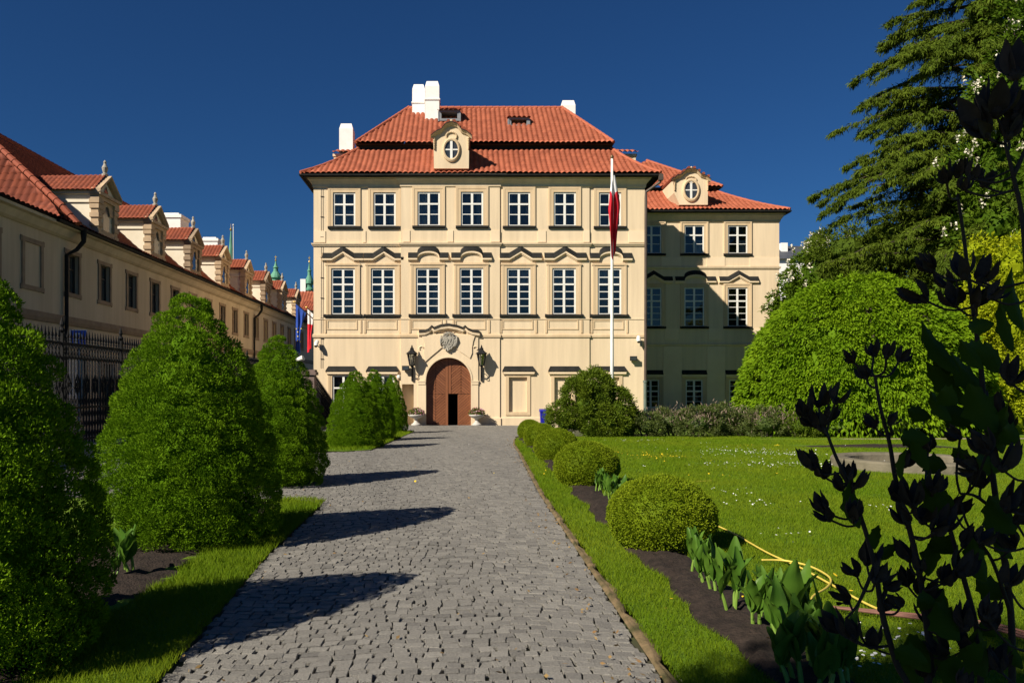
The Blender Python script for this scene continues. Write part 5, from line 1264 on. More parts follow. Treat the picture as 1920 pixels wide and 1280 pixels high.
# ------------------------------------------------------------------ clipped cone spruces
CONE_PROF = ([0, .04, .12, .25, .4, .55, .68, .8, .9, .96, 1.0], [.84, .93, 1.0, .97, .89, .78, .65, .475, .30, .17, .03])
def cone_foliage(h, r, seed):
    global R
    R = np.random.default_rng(seed)
    parts = []
    t = []; th = []; k = 0
    for zr in np.arange(.05, h * .985, .145):
        q = float(np.interp(zr / h, *CONE_PROF)) * r; c_ = max(3, int(2 * PI * q / .185))
        for i in range(c_): t.append(min(.985, (zr + R.normal() * .035) / h)); th.append(2 * PI * (i + .5 * (k % 2)) / c_ + R.normal() * .25 * 2 * PI / c_)
        k += 1
    t = np.clip(np.array(t), 0.01, .985); th = np.array(th); n = len(t); rp = np.interp(t, *CONE_PROF) * r
    rp = rp * (1 + .025 * np.sin(th * 3 + t * 7 + seed) + .02 * np.sin(th * 7 - t * 13))
    slope = -np.gradient(np.interp(np.linspace(0, 1, 50), *CONE_PROF)) * 49 * r / h
    nz = np.interp(t, np.linspace(0, 1, 50), slope); 
    nor = unit(np.stack([np.cos(th), np.sin(th), np.clip(nz, -.4, 2)], 1))
    rc = R.uniform(.085, .135, n) * np.clip(.55 + rp / r, .6, 1.05)
    rr = np.maximum(rp - rc * R.uniform(.62, 1.45, n), 0)
    cen = np.stack([rr * np.cos(th), rr * np.sin(th), t * h * .985], 1)
    parts.append(clumps(cen, unit(nor + np.array([0, 0, .55])), rc, 330, .024, .0105, up=.6, inner=.74, jit=.8, squash=(1, 1, .80)))
    m = 16000; ti = 1 - np.sqrt(R.random(m)) * .99; ph = R.random(m) * 2 * PI; ri = np.interp(ti, *CONE_PROF) * r * R.uniform(.58, .74, m); dd = np.stack([np.cos(ph), np.sin(ph), .4 + 0 * ph], 1)
    Vi, Fi = leaves(np.stack([ri * np.cos(ph), ri * np.sin(ph), ti * h * .96], 1), dd + R.normal(size=(m, 3)) * .6, .05, .018); parts.append((Vi, Fi, R.random(m) * .6))  # inner leaves kept darker, shade of the gaps put into their colour
    seg, rg = 28, 26; V = []; F = []
    for i in range(rg + 1):
        tt = i / rg; q = np.interp(tt, *CONE_PROF) * r
        for k in range(seg):
            j = q * (.58 + .04 * R.normal()); V.append((j * math.cos(2 * PI * k / seg), j * math.sin(2 * PI * k / seg), tt * h * .86))
    for i in range(rg):
        for k in range(seg): p = (k + 1) % seg; F.append((i * seg + k, i * seg + p, (i + 1) * seg + p, (i + 1) * seg + k))
    parts.append((np.array(V), np.array(F), np.full(len(F), .1)))  # core coloured dark, standing in for shade inside the cone
    return merge(parts)
GC = 'cone spruces lining the drive'
protos = []
for s, lab, loc in ((21, 'largest cone-shaped spruce, in full view beside the near grass patch', (-2.87, 8.35, 0)), (22, 'cone spruce in deep shade cut off by the picture\'s left edge', (-2.98, 4.7, 0))):
    V, F, rn = cone_foliage(2.68 if s == 21 else 2.46, .97 if s == 21 else .86, s)
    t = thing('cone_spruce', lab, 'spruce', loc, GC)
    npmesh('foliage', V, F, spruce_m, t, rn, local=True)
    one('trunk', lambda m: m.lathe((0, 0, -.05), [(.07, 0), (.05, .5), (.03, 1.6)], 8), bark, t, local=True)
    protos.append(t)
copy_tree(protos[1], (-3.08, 13.3, 0), 1.9, (.98, .98, 1.03), 'cone spruce at the side path\'s corner, half behind the largest cone')
copy_tree(protos[0], (-2.96, 21.9, gz(21.9)), 2.5, (.84, .84, .81), 'front cone spruce of the three by the palace, widest of them', GC)
copy_tree(protos[1], (-2.93, 26.2, gz(26.2)), 4.1, (.86, .86, .965), 'middle cone spruce of the three nearest the palace door', GC)
copy_tree(protos[0], (-2.86, 32.3, gz(32.3)), .8, (.66, .66, .905), 'slim cone spruce closest to the palace door, beside the left urn', GC)

# ------------------------------------------------------------------ box balls
def ball(rx, ry, rz, seed, n=42000):
    global R
    R = np.random.default_rng(seed); d = rand_dirs(n); d = d[d[:, 2] > -.75]; n = len(d)
    lump = 1 + .025 * np.sin(d[:, 0] * 9 + 1) * np.sin(d[:, 1] * 8) + .02 * np.sin(d[:, 2] * 14 + d[:, 0] * 5)
    # fine tufts: leaves gathered round many small centres
    tuft = rand_dirs(1500); k = R.integers(0, 1500, n // 2); d[:n // 2] = unit(tuft[k] + R.normal(size=(n // 2, 3)) * .018)
    lump[:n // 2] = 1.0 + .012 * R.normal(size=1500)[k]
    P = d * np.array([rx, ry, rz]) * (lump * (.95 + .05 * R.random(n)))[:, None]; P[:, 2] += rz * .72
    A = d + R.normal(size=(n, 3)) * .55 + np.array([0, 0, .3])
    V, F = leaves(P, A, .020 * (.6 + .8 * R.random(n)), .013)
    rn = np.clip(.45 * R.random(n) + .38 * (d[:, 2] + .3) + .12, 0, 1) * 0 + R.random(n)
    return merge([(V, F, rn), ell_core((0, 0, rz * .72), rx * .90, ry * .90, rz * .89, 28, 16, .01, -.75)])
V, F, rn = ball(.53, .56, .40, 31)
GB = 'clipped box balls in the flower bed'
b0 = thing('box_ball', 'nearest and largest clipped box ball, with broad-leaved plants at its side', 'box shrub', (1.98, 7.95, .03), GB)
npmesh('foliage', V, F, box_m, b0, rn, local=True); one('trunk', lambda m: m.lathe((0, 0, -.05), [(.05, 0), (.04, .3)], 8), bark, b0, local=True)
for loc, rz_, sc, lab in (((2.02, 13.0, .03), 2.0, (.97, .97, 1.02), 'second box ball along the bed, plants growing between it and the nearest one'), ((2.05, 17.5, .02), 4.0, (.90, .9, 1.0), 'middle one of the five clipped box balls'), ((2.13, 21.9, gz(21.9) + .02), 1.0, (.84, .84, .93), 'fourth box ball from the viewer, in front of the last one'), ((2.22, 26.4, gz(26.4) + .02), 3.0, (.78, .78, .93), 'smallest and farthest box ball, just below the blue bin')):
    copy_tree(b0, loc, rz_, sc, lab)

# ------------------------------------------------------------------ broad-leaved young plants in the bed
def broad_plant(seed, nst=3):
    rg = random.Random(seed); st = MB(); V = []; F = []; RN = []
    for s in range(nst):
        a0 = rg.uniform(0, 6.28); bx_, by_ = .05 * math.cos(a0) * (s > 0), .05 * math.sin(a0) * (s > 0); hs = rg.uniform(.08, .14)
        tilt = (rg.uniform(-.04, .04), rg.uniform(-.04, .04))
        st.tube([(bx_, by_, -.02), (bx_ + tilt[0] * .5, by_ + tilt[1] * .5, hs * .5), (bx_ + tilt[0], by_ + tilt[1], hs)], [.013, .012, .009], 7)
        for k in range(rg.choice((3, 4, 4))):
            az = a0 + k * 2.4 + rg.uniform(-.3, .3); L = rg.uniform(.20, .31) * (1 if k else 1.15); W = L * rg.uniform(.27, .36); el0 = rg.uniform(1.25, 1.5) if k > 0 else 1.5; bend = rg.uniform(.2, .8) if k > 0 else .15
            fold = rg.uniform(.2, .45); tw = rg.uniform(-.5, .5); p = Vector((bx_ + tilt[0], by_ + tilt[1], hs * rg.uniform(.5, 1))); n = 9; base = len(V); el = el0
            ca, sa = math.cos(az), math.sin(az)
            for i in range(n + 1):
                t = i / n; wv = W * (math.sin(PI * min(1, t * .93 + .04)) ** .85) * (1 - .25 * t) * .62; 
                if t < .12: wv = W * .10
                d = Vector((ca * math.cos(el), sa * math.cos(el), math.sin(el))); side = Vector((-sa, ca, 0)); nn = side.cross(d)
                side = (side * math.cos(tw * t) + nn * math.sin(tw * t)); nn = side.cross(d)
                ripple = .006 * math.sin(t * 14 + s)
                for q in (-1, -.5, 0, .5, 1): V.append(tuple(p + side * (wv * q) + nn * (-abs(q) * wv * fold + (ripple * q if i else 0))))
                p = p + d * (L / n); el -= bend / n * (.6 + t)
            for i in range(n):
                for q in range(4): F.append((base + i * 5 + q, base + i * 5 + q + 1, base + i * 5 + 6 + q, base + i * 5 + 5 + q)); RN.append(rg.random() * .0 + (s * .3 + k * .2) % 1)
    return st, np.array(V), np.array(F), np.array(RN)
GP = 'young broad-leaved plants in the flower bed'
pp_ = []
spots = [(1297, 1080), (1318, 1100), (1343, 1122), (1378, 1155), (1412, 1185), (1432, 1172), (1462, 1222), (1478, 1205), (1500, 1250), (1520, 1268), (1545, 1225), (1560, 1285), (1590, 1300), (1490, 1290), (1530, 1320), (1452, 1190)]
spots2 = [(1112, 915), (1122, 925), (1136, 935), (1146, 942), (1156, 955), (1130, 921), (1168, 948), (1178, 962), (1150, 930), (1062, 862), (1056, 858)]
for i, (px, py) in enumerate(spots + spots2):
    g = onground(px, py); near = i < len(spots)
    loc = (g[0], g[1], g[2] + .04)
    lab = None
    ORD = 'first second third fourth fifth sixth seventh eighth ninth tenth eleventh twelfth thirteenth fourteenth fifteenth sixteenth'.split()
    if near: lab = 'broad-leaved plant, %s from the nearest box ball towards the viewer' % ORD[sorted(s[1] for s in spots).index(py)]
    elif i < len(spots) + 9: lab = 'broad-leaved plant behind the nearest box ball, %s of its clump counted from the second ball' % ORD[sorted(s[1] for s in spots2[:9]).index(py)]
    else: lab = 'small broad-leaved plant at the middle box ball\'s foot, %s one' % ('nearer' if py == 862 else 'farther')
    if i < 4:
        st, V, F, rn = broad_plant(50 + i, 3 if i % 2 else 2); t = thing('broad_leaf_plant', lab, 'plant', loc, GP)
        st.build('stalk', stalk_m, t, local=True); npmesh('leaf_rosette', V, F, canna_m, t, rn, smooth=True, local=True); pp_.append(t)
        t.scale = (1.0, 1.0, 1.12); t.rotation_euler = (0, 0, i * 1.3)
    else: copy_tree(pp_[i % 4], loc, random.uniform(0, 6.28), random.uniform(.78, 1.15) if near else random.uniform(.8, 1.05), lab)
g = onground(237, 1082); copy_tree(pp_[1], (g[0], g[1], .05), 2.2, 1.12, 'lone broad-leaved plant on dark soil between two cone spruces, upright pale stalk')
g = onground(212, 1092); copy_tree(pp_[2], (g[0], g[1], .05), .4, .6, 'low seedling half in shade left of the lone broad-leaved plant')

# ------------------------------------------------------------------ bushes, hedge, trees
def bush(name, label, cat, c, rad, n, leafL, leafW, mat, seed, rc=(.18, .34), nl=90, group=None, up=.3, blobs=None, flat=0.0, core=.48, dens=1.0):
    """c ground centre, rad (rx,ry,rz); several leafy lobes"""
    global R
    R = np.random.default_rng(seed); t = thing(name, label, cat, c, group); parts = []
    blobs = blobs or [(0, 0, rad[2], rad[0], rad[1], rad[2])]
    tot = sum(b[3] * b[5] for b in blobs)
    for (bx, by, bz, rx, ry, rz) in blobs:
        k = int(n * b_share(rx * rz, tot)); d = rand_dirs(k); d = d[d[:, 2] > -.8]; k = len(d)
        cen = np.array([c[0] + bx, c[1] + by, c[2] + bz]) + d * np.array([rx, ry, rz]) * R.uniform(.80, 1.0, (k, 1)); 
        parts.append(clumps(cen, unit(d / np.array([rx, ry, rz])), R.uniform(*rc, k), nl, leafL, leafW, up=up, inner=.4, jit=1.0))
        parts.append(ell_core((c[0] + bx, c[1] + by, c[2] + bz), rx * core, ry * core, rz * core, 16, 10, .06))
    V, F, rn = merge(parts); npmesh('foliage', V, F, mat, t, rn)
    one('stem', lambda m: [m.tube([(c[0] + .1 * q, c[1], c[2] - .1), (c[0] + .3 * q, c[1] + .1 * q, c[2] + rad[2] * .9)], [.05, .02], 6) for q in (-1, 0, 1)], bark, t)
    return t
def b_share(a, tot): return a / tot
bc = at(1110, 0, 28.4)[0]; bg = float(gz(28.4))
bush('evergreen_bush', 'large dark green rounded bush in front of the palace\'s right corner', 'bush', (bc, 28.4, bg), (1.5, 1.2, 1.2), 460, .085, .032, shrub_m, 41, (.14, .27), 140,
     blobs=[(-.15, 0, 1.15, .95, .9, 1.1), (.1, .1, 1.65, .62, .6, .72), (.9, .05, .85, .62, .7, .85), (-1.0, -.1, .62, .58, .6, .62), (.35, -.55, .55, .8, .5, .6), (1.2, .1, .45, .45, .5, .5)])
# low shrubs in front of the wing
hx = lambda px, d: at(px, 0, d)[0]
HL = ['dark low shrub at the palace\'s right corner, left end of the border hedge', 'green shrub with pinkish tops right of the downpipe', 'shrub with reddish twigs in the middle of the border hedge', 'taller twiggy shrub before the wing\'s central window', 'green shrub before the wing\'s right window', 'round grey-green shrub at the border\'s right end by the dome tree', 'bright low shrub at the foot of the dome-shaped tree']
for i, (px, d, rx, rz, tw) in enumerate(((1212, 28.2, .62, .42, 0), (1262, 28.6, .85, .55, 1), (1310, 28.0, .8, .52, 1), (1352, 28.4, .75, .60, 1), (1392, 28.6, .55, .50, 0), (1438, 27.6, .85, .52, 1), (1500, 27.4, .7, .45, 0))):
    c = (hx(px, d), d, float(gz(d))); t = bush('border_shrub', HL[i], 'shrub', c, (rx, .6, rz), 70, .075, .03, hedge_m if i != 6 else shrub_m, 60 + i, (.12, .2), 80, 'low shrubs in the border before the wing', blobs=[(0, 0, rz * .9, rx, .6, rz), (rx * .5, .1, rz * .7, rx * .5, .4, rz * .8)])
    if tw:
        n = 330; P = np.array([c[0], c[1], c[2] + rz * 1.3]) + R.normal(size=(n, 3)) * np.array([rx * .55, .3, rz * .32]); A = R.normal(size=(n, 3)) * .5 + np.array([0, 0, 1.0])
        V, F = leaves(P, A, .14, .028); npmesh('blossoms', V, F, twig_m, t, R.random(n))

# dome-shaped weeping tree
DC = (hx(1612, 30.5), 30.5, float(gz(30.5))); DR = (4.35, 4.0, 5.35)
def dome_tree():
    global R
    R = np.random.default_rng(71); t = thing('weeping_dome_tree', 'broad dome-shaped tree with bright green leaves hanging to the ground', 'tree', DC)
    parts = []; n = 1900
    th = R.random(n) * 2 * PI; ph = np.arccos(R.uniform(-.12, 1, n)); d = np.stack([np.sin(ph) * np.cos(th), np.sin(ph) * np.sin(th), np.cos(ph)], 1)
    lump = 1 + .018 * np.sin(th * 5 + ph * 3) + .015 * np.sin(th * 9 + 2) * np.sin(ph * 7); base = np.array(DC) + np.array([0, 0, 1.15])
    cen = base + d * np.array([DR[0], DR[1], DR[2] * .90]) * (lump * R.uniform(.945, 1.0, n))[:, None]
    # arch-shaped dark opening towards the right front
    a = np.degrees(np.arctan2(cen[:, 1] - DC[1], cen[:, 0] - DC[0])); op = (a > -62) & (a < -32) & (cen[:, 2] < DC[2] + 2.0)
    cen, d = cen[~op], d[~op]; n = len(cen); rc = R.uniform(.18, .36, n); nl = 66
    dd = rand_dirs(n * nl).reshape(n, nl, 3); s = np.sum(dd * d[:, None], -1); dd = np.where((s < -.1)[..., None], dd - 2 * s[..., None] * d[:, None], dd)
    P = cen[:, None] + dd * (rc[:, None] * R.uniform(.35, 1, (n, nl)))[..., None] * np.array([1, 1, .8])
    A = d[:, None] * .55 + dd * .35 + np.array([0, 0, -.75]) + R.normal(size=(n, nl, 3)) * .28
    rnd = np.clip(R.random((n, 1)) * .45 + R.random((n, nl)) * .55, 0, 1)
    V, F = leaves(P.reshape(-1, 3), A.reshape(-1, 3), R.uniform(.10, .19, n * nl), R.uniform(.045, .07, n * nl)); parts.append((V, F, rnd.ravel()))
    Vc, Fc, rcx = ell_core(tuple(base), DR[0] * .80, DR[1] * .80, DR[2] * .70, 40, 22, .02, -.12)
    cc = Vc[Fc].mean(1); ac = np.degrees(np.arctan2(cc[:, 1] - DC[1], cc[:, 0] - DC[0])); keep = ~((ac > -64) & (ac < -30) & (cc[:, 2] < DC[2] + 2.3))
    parts.append((Vc, Fc[keep], rcx[keep]))
    # skirt: hanging shoots down to the grass
    n2 = 5200; th = R.random(n2) * 2 * PI; keep = ~((np.degrees(th) > 298) & (np.degrees(th) < 328)); th = th[keep]; n2 = len(th)
    P = np.stack([DC[0] + DR[0] * .97 * np.cos(th), DC[1] + DR[1] * .97 * np.sin(th), DC[2] + R.uniform(.1, 1.3, n2)], 1) + R.normal(size=(n2, 3)) * .12
    V, F = leaves(P, R.normal(size=(n2, 3)) * .3 + np.array([0, 0, -1.0]) + np.stack([np.cos(th), np.sin(th), 0 * th], 1) * .4, .2, .075); parts.append((V, F, R.random(n2)))
    V, F, rn = merge(parts); npmesh('crown', V, F, dome_m, t, rn)
    one('trunk', lambda m: (m.tube([(DC[0], DC[1], DC[2] - .2), (DC[0] + .1, DC[1], DC[2] + 2), (DC[0] - .1, DC[1] + .1, DC[2] + 4.6)], [.32, .26, .16], 10), [m.tube([(DC[0], DC[1], DC[2] + 2.6), (DC[0] + 2.0 * math.cos(a_), DC[1] + 2 * math.sin(a_), DC[2] + 4.6), (DC[0] + 3.5 * math.cos(a_), DC[1] + 3.3 * math.sin(a_), DC[2] + 3.4)], [.14, .09, .04], 7) for a_ in (0, 1.1, 2.2, 3.3, 4.4, 5.4)]), bark, t)
dome_tree()

def leafy_tree(name, label, c, h, blobs, mat, seed, leafL=.22, leafW=.11, n=420, nl=55, rc=(.5, .95), candles=0, cat='tree', trunk_r=.3):
    """tapered trunk with limbs to leafy lobes; blobs in metres relative to the foot"""
    global R
    R = np.random.default_rng(seed); t = thing(name, label, cat, c); parts = []; tot = sum(b[3] * b[5] for b in blobs); tips = []
    for b in blobs:
        k = max(8, int(n * b[3] * b[5] / tot)); d = rand_dirs(k); ctr = np.array([c[0] + b[0], c[1] + b[1], c[2] + b[2]])
        cen = ctr + d * np.array(b[3:6]) * R.uniform(.62, 1.05, (k, 1))
        parts.append(clumps(cen, d, R.uniform(*rc, k), nl, leafL, leafW, up=-.05, inner=.3, jit=1.2))
        parts.append(ell_core(tuple(ctr), b[3] * .55, b[4] * .55, b[5] * .55, 12, 8, .12))
        sel = cen[(d[:, 2] > -.2) & (d[:, 1] < .5)]; tips.append(sel + d[(d[:, 2] > -.2) & (d[:, 1] < .5)] * .5)
    V, F, rn = merge(parts); npmesh('crown', V, F, mat, t, rn)
    if candles:
        tp = np.concatenate(tips); tp = tp[R.permutation(len(tp))[:candles]]; k = len(tp); m_ = 16
        P = tp[:, None] + np.stack([R.normal(size=(k, m_)) * .05, R.normal(size=(k, m_)) * .05, R.uniform(.2, .62, (k, m_))], -1)
        V, F = leaves(P.reshape(-1, 3), R.normal(size=(k * m_, 3)), .13, .10); npmesh('blossom_spikes', V, F, blossom_m, t, R.random(k * m_))
    def tr(m):
        top = max(b[2] for b in blobs); m.tube([(c[0], c[1], c[2] - .3), (c[0] + .1, c[1], c[2] + top * .4), (c[0], c[1], c[2] + top)], [trunk_r, trunk_r * .75, trunk_r * .25], 10)
        for b in blobs: m.tube([(c[0], c[1], c[2] + b[2] * .55), (c[0] + b[0] * .6, c[1] + b[1] * .6, c[2] + b[2] * .85), (c[0] + b[0], c[1] + b[1], c[2] + b[2] + b[5] * .4)], [trunk_r * .4, trunk_r * .25, .04], 7)
    one('trunk', tr, bark, t)
    return t
def lobes_px(c, d, L):
    s = d / FPX; out = []
    for (px, py, rpx, rpy, dy) in L:
        x, _, z = at(px, py, d); out.append((x - c[0], dy, z - c[2], rpx * s, rpx * s * .8, rpy * s))
    return out
d = 46; c = (hx(1520, d), d, -.4)
leafy_tree('chestnut_tree', 'chestnut in white flower between the wing\'s corner and the dome tree', c, 9, lobes_px(c, d, [(1525, 528, 52, 55, 0), (1490, 585, 45, 60, -.5), (1570, 490, 55, 42, .5), (1500, 680, 70, 70, 0), (1560, 600, 70, 70, .5)]), chest_m, 81, .24, .11, 420, 60, (.4, .7), 120)
d = 43.5; c = (hx(1690, d), d, -.4)
leafy_tree('evergreen_tree', 'dark dense evergreen filling the space between the white-flowering chestnut and the tall conifer', c, 11, lobes_px(c, d, [(1590, 470, 60, 40, 0), (1660, 450, 75, 55, 0), (1740, 420, 80, 70, 0), (1800, 380, 80, 90, .5), (1640, 540, 90, 70, 0), (1760, 540, 100, 90, 0), (1700, 640, 120, 110, 0)]), hemlock_m, 86, .26, .055, 520, 85, (.45, .9), 0, trunk_r=.35)
d = 36; c = (hx(1905, d), d, -.4)
leafy_tree('chestnut_tree', 'tall chestnut with white flower spikes at the picture\'s right edge', c, 14, lobes_px(c, d, [(1880, 330, 95, 90, 0), (1930, 180, 90, 110, 0), (1850, 440, 70, 80, -.6), (1960, 330, 90, 120, .5), (1900, 520, 110, 90, 0), (1930, 40, 60, 80, 0)]), chest_m, 82, .24, .11, 520, 60, (.45, .85), 190)
d = 31.5; c = (hx(1880, d), d, -.3)
leafy_tree('yellow_green_tree', 'small tree with yellow-green spring leaves right of the dome tree', c, 8, lobes_px(c, d, [(1895, 500, 60, 60, 0), (1905, 600, 70, 80, -.4), (1860, 560, 45, 50, 0), (1890, 700, 75, 80, 0), (1830, 470, 30, 24, 0), (1880, 800, 70, 60, 0)]), lime_m, 83, .14, .07, 420, 60, (.25, .5), 0, trunk_r=.14)
d = 33; c = (hx(1800, d), d, -.3)
leafy_tree('understorey_tree', 'dark green tree filling the gap behind the dome tree and the foreground seed heads', c, 8, lobes_px(c, d, [(1800, 640, 60, 80, 0), (1830, 720, 70, 80, 0), (1800, 790, 60, 40, 0)]), dome_m, 84, .15, .07, 200, 60, (.3, .5), 0, trunk_r=.15)

def conifer():
    global R
    R = np.random.default_rng(91); d = 41; X0 = hx(1850, d); c = (X0, d, -.4); H = 25.0
    t = thing('hemlock_tree', 'tall drooping conifer against the sky, its layered branches reaching towards the wing', 'conifer', c)
    br = MB(); P = []; A = []; RN = []; Ls = []
    zlev = np.arange(4.6, H - .5, .27)
    env = ([0, 5, 8.5, 9.5, 11, 12, 14, 16, 18, 20, 22, 25], [9.5, 10.2, 10.6, 9.6, 8.4, 7.8, 8.3, 6.8, 6.4, 5.4, 4.2, 1.4])
    for z0_ in zlev:
        for q in range(5):
            z = float(np.clip(z0_ + R.normal() * .35, 4.5, H - .4))
            if R.random() < .08: continue
            th = R.random() * 2 * PI
            if math.sin(th) > .75 and R.random() < .6: continue
            L = float(np.interp(z, *env)) * R.choice([R.uniform(.45, .8), R.uniform(.75, 1.0), R.uniform(.9, 1.12)]); up = R.uniform(-.06, .30); n = 26
            pts = []; bw = R.normal() * .14
            for i in range(n + 1):
                s = i / n; r = L * s; zz = z + up * L * s * (1 - s) * 2.0 - .10 * L * s * s + .12 * math.sin(s * 7 + th) * s
                pts.append((X0 + r * math.cos(th + bw * s), d + r * math.sin(th + bw * s), c[2] + zz))
            br.tube([pts[i] for i in (0, 6, 13, 20, 26)], [.07, .055, .04, .025, .012], 5)
            tone = R.random()
            pa = np.array(pts); dirv = unit(pa[-1] - pa[0]); side = np.array([-math.sin(th), math.cos(th), 0])
            ns = int(7 * L) + 6; s = np.concatenate([R.uniform(.12, 1.0, ns) ** .8, [1.0, .98, .96]]); ns = len(s); k = np.clip((s * n).astype(int), 0, n - 1)
            b0_ = pa[k] + (pa[np.minimum(k + 1, n)] - pa[k]) * ((s * n) - k)[:, None]
            sg = R.choice([-1.0, 1.0], ns); ln = (.95 * (1 - s) + .38) * R.uniform(.45, 1.35, ns)
            sd = unit(dirv * R.uniform(.35, 1.1, (ns, 1)) + side * (sg * R.uniform(.35, 1.0, ns))[:, None] + np.array([0, 0, 1]) * R.uniform(-.55, .12, (ns, 1)))
            mm = 38; u = R.random((ns, mm)); tone_s = np.clip(.35 * tone + .65 * R.random((ns, 1)), 0, 1)
            base = b0_[:, None] + sd[:, None] * (u * ln[:, None])[..., None]; base[..., 2] -= .22 * (u * ln[:, None]) ** 1.5
            base = base + R.normal(size=(ns, mm, 3)) * np.array([.055, .055, .035])
            ax = sd[:, None] * R.uniform(.1, .8, (ns, mm, 1)) + np.array([0, 0, -1]) * R.uniform(.2, 1.2, (ns, mm, 1)) + R.normal(size=(ns, mm, 3)) * .35
            P.append(base.reshape(-1, 3)); A.append(ax.reshape(-1, 3)); RN.append(np.clip(tone_s * .75 + .25 * R.random((ns, mm)), 0, 1).ravel())
    P = np.concatenate(P); A = np.concatenate(A); RN = np.concatenate(RN); n = len(P)
    V, F = leaves(P, A, R.uniform(.14, .32, n), R.uniform(.035, .065, n)); npmesh('crown', V, F, hemlock_m, t, RN)
    br.tube([(X0, d, -.8), (X0 + .1, d, 8), (X0, d, 16), (X0, d, H)], [.5, .4, .24, .05], 10)
    br.build('trunk', bark, t)
conifer()

# a tree out of view to the left of the viewpoint, whose shade falls on the nearest plants
leafy_tree('garden_tree', 'leafy tree behind the viewpoint that shades the nearest plants and path edge', (-5.4, -4.3, 0), 9, [(0, 0, 7.1, 1.75, 1.6, 2.0), (.5, -.4, 6.2, 1.5, 1.5, 1.2), (-.8, .2, 8.3, 1.4, 1.3, 1.4)], chest_m, 95, .2, .1, 190, 60, (.45, .7))

